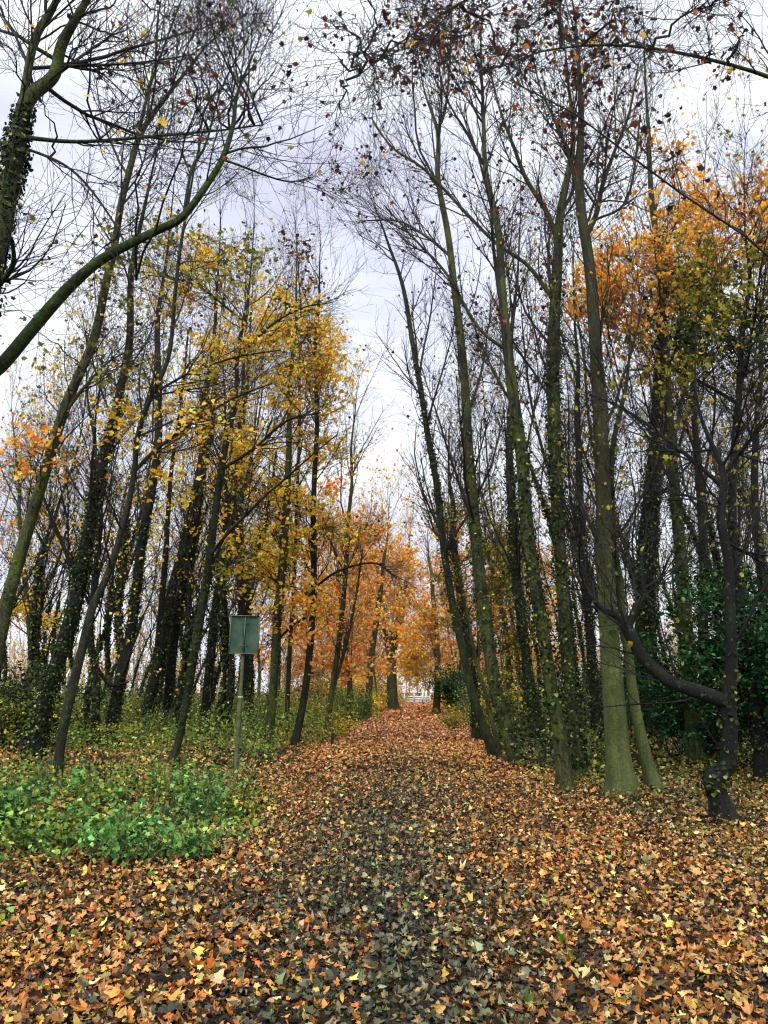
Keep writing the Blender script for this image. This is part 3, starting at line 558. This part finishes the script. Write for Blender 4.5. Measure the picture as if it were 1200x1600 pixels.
make_tree('thin pale whip leaning left between the first two trunks right of the path', [(782, 1180, 9), (770, 1130, 9), (758, 1080, 8), (742, 1020, 7), (730, 960, 6), (716, 900, 5), (700, 850, 4), (684, 800, 3)], Y=20.5,
    bark='olive', limbs=10, ll=1.6, ang=40, scatter=200, spal='olive')
make_tree('middle-sized ivied trunk at the back between the third and fourth right trunks', [(842, 1168, 20), (830, 1080, 19), (818, 1000, 18), (806, 900, 18), (800, 800, 17), (796, 700, 15), (800, 600, 12), (806, 480, 9), (812, 350, 6), (816, 220, 3)], Y=23,
    bark='dark', ivy=560, ivyr=(0, .7), limbs=20, ll=3.2, ang=30, scatter=900, spal='olive')
make_tree('leafy olive-tinged tree crowding the right verge of the path', [(745, 1136, 18), (738, 1060, 16), (728, 980, 15), (716, 900, 13), (708, 820, 11), (704, 740, 8), (700, 650, 4)], Y=27,
    bark='dark', ivy=420, ivyr=(0, .8), limbs=20, ll=3.0, ang=40, t0=.2, scatter=1700, spal='olive', blobs=[(745, 880, 70, 110, 2200, 'olive'), (800, 920, 60, 100, 1500, 'olive'), (770, 1040, 60, 70, 900, 'olive')], lsize=.08)
make_tree('dark ivied tree at the back between the fourth trunk and the stout mossy one', [(932, 1152, 20), (926, 1060, 18), (922, 980, 17), (915, 900, 16), (908, 800, 15), (905, 700, 12), (900, 600, 10), (896, 480, 7), (898, 360, 4)], Y=25,
    bark='black', ivy=420, ivyr=(0, .7), limbs=18, ll=3.2, ang=34, scatter=1000, spal='olive', twig=M_TWIGB)
make_tree('straight dark tree at the far right edge beyond the laurel', [(1192, 1120, 18), (1196, 1000, 18), (1188, 880, 17), (1176, 760, 14), (1180, 620, 11), (1190, 480, 8), (1196, 330, 4)], Y=24,
    bark='black', ivy=200, ivyr=(0, .5), limbs=18, ll=3.2, ang=40, scatter=600, spal='olive', twig=M_TWIGB)
# tunnel trees along the far path
make_tree('massive ivied tree at the left edge of the far end of the path', [(613, 1106, 26), (612, 1070, 21), (612, 1030, 19), (618, 990, 17), (628, 950, 13), (636, 900, 9), (640, 850, 5), (644, 800, 3)], Y=70,
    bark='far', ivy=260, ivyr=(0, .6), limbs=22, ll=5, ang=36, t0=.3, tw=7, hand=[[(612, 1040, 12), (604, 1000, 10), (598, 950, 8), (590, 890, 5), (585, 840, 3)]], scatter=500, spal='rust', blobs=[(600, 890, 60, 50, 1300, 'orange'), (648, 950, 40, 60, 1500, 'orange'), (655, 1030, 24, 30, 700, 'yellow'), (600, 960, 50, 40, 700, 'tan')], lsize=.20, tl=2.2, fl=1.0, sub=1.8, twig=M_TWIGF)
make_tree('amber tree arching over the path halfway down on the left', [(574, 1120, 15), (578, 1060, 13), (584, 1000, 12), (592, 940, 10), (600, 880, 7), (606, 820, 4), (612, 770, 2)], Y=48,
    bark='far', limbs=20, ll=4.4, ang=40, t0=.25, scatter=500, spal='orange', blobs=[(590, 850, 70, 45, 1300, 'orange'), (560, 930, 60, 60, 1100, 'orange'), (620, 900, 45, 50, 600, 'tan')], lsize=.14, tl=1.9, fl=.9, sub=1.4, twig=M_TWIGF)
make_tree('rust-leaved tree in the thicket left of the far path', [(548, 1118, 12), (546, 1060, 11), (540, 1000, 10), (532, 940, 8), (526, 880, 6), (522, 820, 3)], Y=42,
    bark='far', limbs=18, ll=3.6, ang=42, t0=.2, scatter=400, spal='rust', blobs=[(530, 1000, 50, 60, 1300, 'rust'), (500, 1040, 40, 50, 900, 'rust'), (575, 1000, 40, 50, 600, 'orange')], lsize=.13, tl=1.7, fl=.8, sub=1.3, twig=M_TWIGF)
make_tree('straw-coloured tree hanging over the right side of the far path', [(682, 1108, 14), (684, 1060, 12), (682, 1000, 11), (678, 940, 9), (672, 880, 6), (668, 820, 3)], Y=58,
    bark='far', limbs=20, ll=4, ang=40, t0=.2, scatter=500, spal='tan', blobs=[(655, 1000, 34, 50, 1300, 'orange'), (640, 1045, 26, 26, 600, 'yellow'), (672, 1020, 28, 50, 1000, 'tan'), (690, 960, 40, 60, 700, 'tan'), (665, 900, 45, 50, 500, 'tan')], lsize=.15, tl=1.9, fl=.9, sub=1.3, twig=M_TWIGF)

def place(sources, spots, label, group):
    for k, (x, y, rz, s) in enumerate(spots):
        src = sources[k % len(sources)]
        if not src.get('used'):
            r = src; src['used'] = 1
        else:
            r = src.copy(); COL.objects.link(r)
            for ch in list(src.children):
                c = ch.copy(); COL.objects.link(c); c.parent = r
                for gch in ch.children:
                    d = gch.copy(); COL.objects.link(d); d.parent = c
        r.location = (x, y, float(H(np.array(x), np.array(y))) - .05); r.rotation_euler = (0, 0, rz); r.scale = (s, s, s)
        r['label'] = label; r['group'] = group; r['category'] = 'tree'
def proto(lean, bark, ivy, scatter, spal, h=17, w=.085, limbs=20, lo=.22):
    Y = 30.0; pts = []
    for k in range(9):
        t = k / 8; pts.append((lean * t * h + .25 * math.sin(k * 1.3 + lean * 9), t * h, w * (1 - .9 * t)))
    tp = catmull(np.array([(a, .2 * math.sin(b), b, max(c, .01)) for a, b, c in pts]), 40); tr = tp[:, 3].copy(); tp = tp[:, :3]
    tr *= 1 + .5 * np.exp(-np.maximum(tp[:, 2], 0) / .25); tp[0, 2] = -.1
    root = empty('tree', (0, 0, 0)); mt = MB(); tubes(mt, tp, np.maximum(tr * (1 - .7 * sstep(.7, 1, np.linspace(0, 1, len(tr)))), .006), 9, .1); mt.build('trunk', M_BARK[bark], root)
    mc = MB(); ml = MB()
    tt = np.linspace(0, 1, len(tr)); tr = np.maximum(tr * (1 - .7 * sstep(.7, 1, tt)), .006)
    p1, r1 = spawn(tp[None], tr[None], limbs, lo, .97, 34 if lo > .2 else 55, 3.4, 8, .1, .1, .5, .009); tubes(mc, p1, r1, 4)
    p2, r2 = spawn(p1, r1, limbs * 8, .1, .98, 40, 1.5, 6, .13, .06, .55, .007); tubes(mc, p2, r2, 3)
    p3, r3 = spawn(p2, r2, limbs * 26, .15, .98, 40, .7, 4, .14, .05, .6, .006); tubes(mc, p3, r3, 3)
    i = rng.choice(len(p3), scatter); c = p3[i, rng.integers(1, 4, scatter)] + rng.normal(0, .07, (scatter, 3))
    w_ = vnoise(c[:, 0] + c[:, 1], c[:, 2], 1.3, 41); c = c[rng.random(len(c)) < .15 + (w_ > .5)]
    leaves(ml, c, (.12 if lo > .2 else .2) * rng.uniform(.6, 1.3, len(c)), cols(len(c), spal, .25), IVY, curl=.3)
    cr = mc.build('crown', M_TWIGF if bark == 'far' else M_TWIG, root); ml.build('foliage', M_LEAF, cr, smooth=False)
    if ivy:
        mi = MB(); ivy_on(mi, tp, tr, ivy, 0, .5, .09); mi.build('ivy', M_IVY, root, smooth=False)
    return root
protoL = [proto(.10, 'black', 220, 700, 'olive'), proto(.22, 'dark', 160, 900, 'yellow', 14), proto(.05, 'black', 260, 500, 'brown', 18), proto(.3, 'dark', 120, 800, 'yellow', 12, .07)]
protoR = [proto(-.08, 'black', 260, 700, 'olive'), proto(-.16, 'dark', 200, 500, 'brown', 19, .10), proto(.02, 'black', 300, 900, 'olive', 16), proto(-.12, 'olive', 80, 400, 'brown', 18, .085)]
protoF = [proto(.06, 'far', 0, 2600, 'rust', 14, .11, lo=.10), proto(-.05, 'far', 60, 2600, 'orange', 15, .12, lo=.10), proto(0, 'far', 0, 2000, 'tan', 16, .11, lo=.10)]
def spots(n, side, y0, y1, gap, wmax, smin=.8, smax=1.15, mind=1.4):
    out = []; tries = 0
    while len(out) < n and tries < 6000:
        tries += 1
        y = y0 + (y1 - y0) * rng.random() ** .8; lim = .53 * y + 1; x = cx(y) + side * (gap + rng.random() * (min(wmax, lim) - gap))
        if abs(x) > lim: continue
        if all((x - a) ** 2 + (y - b) ** 2 > mind ** 2 for a, b, _, _ in out): out.append((x, y, rng.normal(0, .5), rng.uniform(smin, smax)))
    return out
place(protoL, spots(34, -1, 24, 52, 3.6, 24), 'slim dark tree in the thin wood behind the leaning left trunks', 'dark trees deep in the wood left of the path')
place(protoR, spots(44, 1, 21, 50, 4.0, 25), 'slim ivied tree in the shadowy wood behind the big right trunks', 'dark trees deep in the wood right of the path')
place(protoF, spots(24, -1, 55, 112, 2.6, 14, .8, 1.2, 2.6), 'rust and amber tree lining the far path on its left', 'autumn trees left of the far path')
place(protoF, spots(24, 1, 60, 112, 2.6, 14, .8, 1.2, 2.6), 'straw and amber tree lining the far path on its right', 'autumn trees right of the far path')

# far wood: one mass
def far_wood():
    mb = MB()
    for (xa, xb, ya, yb, n, h0) in [(-75, 75, 118, 150, 150, 13), (-80, -20, 58, 118, 130, 6.5), (20, 80, 55, 118, 150, 8)]:
        st = np.stack([rng.uniform(xa, xb, n), rng.uniform(ya, yb, n), np.zeros(n)], -1); st[:, 2] = 0
        
        d = np.stack([rng.normal(0, .08, n), rng.normal(0, .08, n), np.ones(n)], -1); L = h0 * rng.uniform(.6, 1.2, n)
        p = grow(st, d, L, 8, .04, .02); r = (.12 * rng.uniform(.6, 1.4, n))[:, None] * np.linspace(1, .15, 8)[None]
        tubes(mb, p, r, 5)
        p1, r1 = spawn(p, r, n * 14, .15, 1, 36, h0 * .26, 6, .1, .08, .5, .02); tubes(mb, p1, r1, 3)
        p2, r2 = spawn(p1, r1, n * 60, .1, 1, 40, h0 * .12, 4, .12, .05, .6, .014); tubes(mb, p2, r2, 3)
        m = n * 60; i = rng.choice(len(p2), m); c = p2[i, rng.integers(1, 4, m)] + rng.normal(0, .15, (m, 3))
        pl = np.where(vnoise(c[:, 0], c[:, 1], 7, 51) > .55)[0]; cl = cols(m, 'tan', .2); cl[pl] = cols(len(pl), 'olive', .2)
        leaves(mb, c, .24 * rng.uniform(.6, 1.3, m), cl, IVY, mi=1)
        m = 14000 if ya > 100 else 6000; c = np.stack([rng.uniform(xa, xb, m), rng.uniform(ya, yb, m), np.zeros(m)], -1); c[:, 2] = (6.0 if ya > 100 else 3.0) * rng.random(m) ** 1.3 * vnoise(c[:, 0], c[:, 1], 4, 52) * 1.6
        if ya > 100: c = c[c[:, 1] > 122]; c = c
        leaves(mb, c, .3 * rng.uniform(.6, 1.3, len(c)), cols(len(c), 'tan' if ya > 100 else 'under', .2), IVY, mi=1)
    o = mb.build('far_wood', [M_TWIGF, M_LEAF], smooth=False)
    tag(o, 'pale tangle of distant woodland closing the view behind all the trees', 'wood', kind='stuff')
far_wood()

litter()
# ------------------------------------------------------------------ shrubs and plants
def shrub(name, label, cat, centre, rx, ry, h, n, pal, size, shape=OVAL, mat=None, stems=26, rs=.012, twig=None, base=.0):
    x0, y0 = centre; z0 = float(H(np.array(x0), np.array(y0)))
    root = empty(name, (x0, y0, z0)); org = root.location[:]; tag(root, label, cat)
    ms = MB(); st = np.stack([x0 + rng.normal(0, rx * .18, stems), y0 + rng.normal(0, ry * .18, stems), np.full(stems, z0 - .05)], -1)
    a = rng.random(stems) * 6.283; q = rng.random(stems) ** .6
    d = np.stack([np.cos(a) * rx * q, np.sin(a) * ry * q, np.full(stems, h * .75)], -1)
    L = np.linalg.norm(d, axis=1) * rng.uniform(.75, 1.15, stems)
    p1 = grow(st, d, L, 9, .09, .0, .012); r1 = rs * np.linspace(1, .3, 9)[None] * np.ones((stems, 1)); tubes(ms, p1, r1, 5)
    p2, r2 = spawn(p1, r1, stems * 9, .2, 1, 55, h * .28, 6, .15, .0, .6, rs * .22); tubes(ms, p2, r2, 3)
    ms.build('stem', twig or M_TWIG, root, org)
    i = rng.choice(len(p2), n); c = p2[i, rng.integers(1, 6, n)] + rng.normal(0, size * .9, (n, 3)); c[:, 2] = np.maximum(c[:, 2], z0 + .03)
    w = vnoise(c[:, 0] * 1.0 + c[:, 1], c[:, 2], h * .16, 61); c = c[rng.random(n) < .3 + (w > .42)]
    ml = MB(); leaves(ml, c, size * rng.uniform(.6, 1.3, len(c)), cols(len(c), pal, .3), shape, tilt=.8, curl=.2)
    ml.build('foliage', mat or M_IVY, root, org, smooth=False); return root
def gxy(px, py): g = G(px, py); return (g[0], g[1])
shrub('laurel_bush', 'tall glossy dark green laurel bush filling the right edge under the trees', 'bush', (7.75, 15.6), 2.0, 1.8, 4.4, 30000, 'laurel', .095, stems=60, rs=.022)
shrub('laurel_bush', 'lower dark green laurel bush behind the black twisted tree', 'bush', (7.3, 18.8), 1.8, 1.5, 3.0, 14000, 'laurel', .08, stems=40, rs=.016)
shrub('holly_bush', 'rounded dark holly bush beside the far path on the right', 'bush', (5.0, 56.0), 1.5, 1.6, 3.9, 9000, 'laurel', .13, stems=36)
shrub('golden_bush', 'small golden-leaved bush on the left verge just beyond the dark stub post', 'bush', gxy(533, 1152), .45, .45, .95, 700, 'yellow', .07, mat=M_LEAF, stems=14, rs=.008)
shrub('yellow_green_bush', 'low yellow-green bush on the right verge below the holly', 'bush', gxy(712, 1142), .75, .8, .9, 1600, 'olive', .075, mat=M_LEAF, stems=18, rs=.008)
shrub('pale_green_bush', 'pale green bush on the left verge beyond the golden bush', 'bush', gxy(560, 1130), 1.0, 1.2, 1.9, 2600, 'green', .10, mat=M_HERB, stems=22, rs=.01)
shrub('scrubby_bush', 'loose olive bush at the foot of the dark trees near the left edge', 'bush', gxy(15, 1180), 1.6, 1.3, 1.9, 4200, 'under', .085, mat=M_HERB, stems=30, rs=.012)
shrub('dark_bush', 'dark ivy-leaved bush among the trunks at the far left', 'bush', (-9.6, 22), 1.8, 1.5, 2.6, 4600, 'ivy', .09, mat=M_IVY, stems=30, rs=.014)
PL = [((318, 1290), .62, .60, 750, 'mint', 'bright green leafy plant at the foot of the sign post'),
      ((215, 1350), .85, .50, 1300, 'mint', 'widest bright green plant in the patch left of the path'),
      ((95, 1330), .7, .45, 900, 'green', 'mid-green plant between the widest plant and the left edge'),
      ((10, 1310), .6, .50, 800, 'mint', 'bluish green plant cut by the left edge'),
      ((265, 1255), .5, .35, 420, 'green', 'dull green plant just behind the one by the sign post'),
      ((378, 1285), .4, .30, 320, 'under', 'olive plant at the right tip of the green patch'),
      ((150, 1260), .7, .35, 650, 'green', 'low green plant in front of the thin young tree')]
for (px, py), r, h, n, pal, lab in PL:
    shrub('leafy_plant', lab, 'plant', gxy(px, py), r, r, h * 1.45, int(n * 1.5), pal,   .043, LOBED, M_HERB, stems=26, rs=.004, twig=M_STEM)
for (px, py), lab in [((15, 1455), 'tiny green seedling among fallen leaves at the left edge'), ((118, 1475), 'tiny green seedling among fallen leaves below the green patch')]:
    shrub('seedling', lab, 'plant', gxy(px, py), .12, .12, .14, 34, 'mint', .045, IVY, M_HERB, stems=6, rs=.002, twig=M_STEM)

# ------------------------------------------------------------------ sign, stub post, gate, fallen branches
def box(mb, c, s, rot=None, mi=0):
    v = np.array([(x, y, z) for x in (-.5, .5) for y in (-.5, .5) for z in (-.5, .5)]) * np.array(s)
    if rot is not None: v = v @ rot.T
    mb.add(v + np.array(c), [(0, 1, 3, 2), (4, 6, 7, 5), (0, 4, 5, 1), (2, 3, 7, 6), (0, 2, 6, 4), (1, 5, 7, 3)], mi=mi)
M_SIGN = paint('sign_green', (.014, .040, .022), (.040, .075, .042), 5, .55, 0, .2)
M_SIGN_EDGE = paint('sign_edge', (.03, .045, .025), (.10, .125, .07), 14, .5)
M_POST = paint('algae_post', (.022, .032, .010), (.075, .095, .030), 12, .7)
M_BAND = paint('pale_band', (.35, .37, .30), (.5, .5, .44), 9, .5)
M_BLACK = paint('black_wood', (.004, .004, .004), (.016, .014, .012), 12, .7)
M_WHITE = paint('white_paint', (.60, .60, .58), (.80, .80, .78), 8, .5)
def sign():
    b = G(367, 1228); Y = b[1]; b[2] = float(H(np.array(b[0]), np.array(Y)))
    root = empty('road_sign', tuple(b)); org = root.location[:]; tag(root, 'green rectangular sign seen from behind on a leaning post at the path edge', 'sign')
    top = P(383, 966, Y); mb = MB(); k = 14
    p = np.array([b + (top - b) * t for t in np.linspace(0, 1, k)]); p[0, 2] -= .2
    tubes(mb, p, np.where(np.linspace(0, 1, k) < .52, .043, .032), 12); post = mb.build('post', M_POST, root, org)
    ax = norm(top - b); xx = norm(np.cross(np.array([0, 1., 0]), ax)); xx = xx if xx[0] > 0 else -xx; yy = np.cross(ax, xx); R = np.stack([xx, yy, ax], 1)
    m = MB(); j = b + (top - b) * .515; tubes(m, np.array([j - ax * .012, j + ax * .012]), np.array([.046, .046]), 12); m.build('collar', M_BAND, post, org)
    c = (P(361.5, 992, Y) + P(404, 992, Y)) / 2; W = .505; Hh = .66
    for sgn in (-1, 1):
        m = MB(); n = 9; u = np.linspace(.022, W / 2, n); z = np.array([-Hh / 2, Hh / 2]); UU, ZZ = np.meshgrid(u, z, indexing='ij')
        dep = -.05 + .028 * np.sin((UU - .022) / (W / 2 - .022) * math.pi)
        v = np.stack([sgn * UU, dep, ZZ], -1).reshape(-1, 3) @ R.T + c; i = np.arange(len(v)).reshape(n, 2)
        m.add(v, np.stack([i[:-1, 0], i[1:, 0], i[1:, 1], i[:-1, 1]], -1)); m.build('panel', M_SIGN, root, org)
    m = MB(); box(m, c + R @ np.array([0, .002, 0]), (W + .0, .012, Hh), R); m.build('backing_sheet', M_SIGN, root, org)
    m = MB()
    for s_, sz in [((-W / 2 - .006, -.04, 0), (.014, .07, Hh + .03)), ((W / 2 + .006, -.04, 0), (.014, .07, Hh + .03)), ((0, -.04, Hh / 2 + .006), (W, .075, .014)), ((0, -.04, -Hh / 2 - .006), (W, .07, .014)), ((0, -.060, 0), (.016, .014, Hh))]:
        box(m, c + R @ np.array(s_), sz, R)
    m.build('rim', M_SIGN_EDGE, root, org)
    for dz in (-.2, .2):
        m = MB(); box(m, c + R @ np.array([0, -.035, dz]), (.13, .02, .03), R); m.build('bracket', M_SIGN, root, org)
sign()
def stub():
    b = G(519, 1168); root = empty('marker_post', (b[0], b[1], 0)); tag(root, 'short black stub post at the left edge of the path', 'post')
    m = MB(); tubes(m, np.array([(0, 0, -.1), (0, 0, .1), (.003, 0, .25), (.004, 0, .40)]), np.array([.044, .042, .040, .040]), 8, .05); m.build('shaft', M_BLACK, root)
    m = MB(); tubes(m, np.array([(.004, 0, .40), (.004, 0, .415), (.004, 0, .42)]), np.array([.046, .046, .001]), 8); m.build('cap', M_POST, root)
stub()
def gate():
    Y = 117.0; x0 = cx(Y); root = empty('gate', (x0, Y, 0)); tag(root, 'white gate with upright posts closing the far end of the path', 'gate')
    for x, h in [(-1.7, 1.25), (-.3, 1.9), (2.0, 1.2), (.9, 1.6), (1.4, 1.8)]:
        m = MB(); box(m, (x, 0, h / 2), (.22, .22, h)); box(m, (x, 0, h + .03), (.28, .28, .06)); m.build('gate_post', M_WHITE, root)
    m = MB(); 
    for z in (.18, .5, .82): box(m, (.15, .02, z), (3.5, .08, .20))
    m.build('rail', M_WHITE, root)
    m = MB(); box(m, (.45, .09, .5), (2.8, .03, .8)); m.build('panel', M_WHITE, root)
gate()
def fallen(label, pts, bark='dark'):
    a = np.array([[x, y, z] for x, y, z, r in pts]); r = np.array([q[3] for q in pts])
    root = empty('fallen_branch', tuple(a[0])); tag(root, label, 'branch'); m = MB(); s = catmull(np.column_stack([a, r]), 16)
    tubes(m, s[:, :3], s[:, 3], 7, .1)
    p, rr = spawn(s[None, :, :3], s[None, :, 3], 7, .3, 1, 45, .5, 5, .15, 0, .5, .004); tubes(m, p, rr, 4)
    m.build('limb', M_BARK[bark], root, tuple(a[0]))
g1 = G(903, 1192); fallen('pale broken branch propped on the ground behind the mossy trunks', [(g1[0], g1[1], .02, .03), (g1[0] + .25, g1[1] + .1, .28, .026), (g1[0] + .5, g1[1] + .2, .62, .018), (g1[0] + .62, g1[1] + .2, .95, .008)], 'moss')
g1 = G(905, 1195); g2 = G(955, 1218); fallen('dark fallen branch lying left of the stout mossy trunk', [(g2[0], g2[1], .06, .045), ((g1[0] + g2[0]) / 2, (g1[1] + g2[1]) / 2, .14, .04), (g1[0], g1[1], .22, .03), (g1[0] - .4, g1[1] + .7, .34, .015)], 'black')
g1 = G(1005, 1315); fallen('small dark branch lying on the leaves below the slim green trunk', [(g1[0] - .35, g1[1], .05, .012), (g1[0], g1[1] + .12, .07, .016), (g1[0] + .35, g1[1] + .5, .06, .009)], 'black')

# ------------------------------------------------------------------ sky, sun, camera
w = bpy.data.worlds.new('World'); S.world = w; w.use_nodes = True; nt = w.node_tree
for n in list(nt.nodes): nt.nodes.remove(n)
L = nt.links.new; out = N_(nt, 'ShaderNodeOutputWorld'); bg = N_(nt, 'ShaderNodeBackground'); bg.inputs[1].default_value = .10
sky = N_(nt, 'ShaderNodeTexSky', sky_type='NISHITA'); sky.sun_disc = False; SE, SR = math.radians(40), math.radians(200)
sky.sun_elevation = SE; sky.sun_rotation = SR
hs = N_(nt, 'ShaderNodeHueSaturation'); hs.inputs['Saturation'].default_value = .5; L(sky.outputs[0], hs.inputs['Color'])
tc = N_(nt, 'ShaderNodeTexCoord'); mp = N_(nt, 'ShaderNodeMapping'); mp.inputs['Scale'].default_value = (1, 1, 2.4); L(tc.outputs['Generated'], mp.inputs[0])
nz = N_(nt, 'ShaderNodeTexNoise'); nz.inputs['Scale'].default_value = 2.6; nz.inputs['Detail'].default_value = 5; nz.inputs['Roughness'].default_value = .55; L(mp.outputs[0], nz.inputs['Vector'])
cl = ramp(nt, nz.outputs[0], [(.30, (7.6, 7.8, 10.0)), (.45, (9.6, 10.1, 12.2)), (.62, (12.6, 13.2, 14.0))])
mx = N_(nt, 'ShaderNodeMixRGB'); mx.inputs[0].default_value = .93; L(hs.outputs[0], mx.inputs[1]); L(cl, mx.inputs[2]); 
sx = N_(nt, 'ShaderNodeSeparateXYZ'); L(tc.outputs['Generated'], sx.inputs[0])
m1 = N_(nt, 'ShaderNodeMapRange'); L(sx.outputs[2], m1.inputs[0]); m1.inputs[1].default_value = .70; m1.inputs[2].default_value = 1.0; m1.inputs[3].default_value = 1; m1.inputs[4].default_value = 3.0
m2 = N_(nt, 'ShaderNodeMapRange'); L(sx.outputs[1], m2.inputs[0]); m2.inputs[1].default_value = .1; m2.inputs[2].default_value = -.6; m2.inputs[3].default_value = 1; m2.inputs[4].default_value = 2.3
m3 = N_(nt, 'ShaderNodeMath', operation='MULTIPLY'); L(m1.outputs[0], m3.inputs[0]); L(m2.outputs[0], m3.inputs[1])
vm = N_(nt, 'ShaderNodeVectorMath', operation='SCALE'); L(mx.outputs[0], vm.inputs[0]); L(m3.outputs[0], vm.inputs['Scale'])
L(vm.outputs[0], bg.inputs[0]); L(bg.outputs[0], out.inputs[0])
ld = bpy.data.lights.new('sun', 'SUN'); ld.energy = 2.9; ld.angle = math.radians(14); ld.color = (1, .95, .88)
lo = bpy.data.objects.new('sun', ld); COL.objects.link(lo)
from mathutils import Vector
az = SR; dv = Vector((math.sin(az) * math.cos(SE), math.cos(az) * math.cos(SE), math.sin(SE)))
lo.rotation_euler = dv.to_track_quat('Z', 'Y').to_euler(); lo.location = (0, 0, 30)
cd = bpy.data.cameras.new('camera'); co = bpy.data.objects.new('camera', cd); COL.objects.link(co)
cd.sensor_fit = 'HORIZONTAL'; cd.sensor_width = 36; cd.lens = 36 * F / 1200; cd.clip_end = 3000; cd.clip_start = .05
co.location = (0, 0, CH); co.rotation_euler = (math.pi / 2 + TH, 0, 0); S.camera = co
S.view_settings.view_transform = 'Standard'; S.view_settings.look = 'None'; S.view_settings.exposure = 0; S.view_settings.gamma = 1
S.render.engine = 'CYCLES'; c = S.cycles
c.use_denoising = True; c.denoiser = 'OPENIMAGEDENOISE'; c.denoising_input_passes = 'RGB_ALBEDO_NORMAL'; c.denoising_prefilter = 'ACCURATE'
c.max_bounces = 5; c.diffuse_bounces = 2; c.glossy_bounces = 2; c.transmission_bounces = 3; c.use_adaptive_sampling = False; c.pixel_filter_type = 'BLACKMAN_HARRIS'; c.filter_width = 1.2
c.use_fast_gi = False; c.caustics_reflective = False; c.caustics_refractive = False
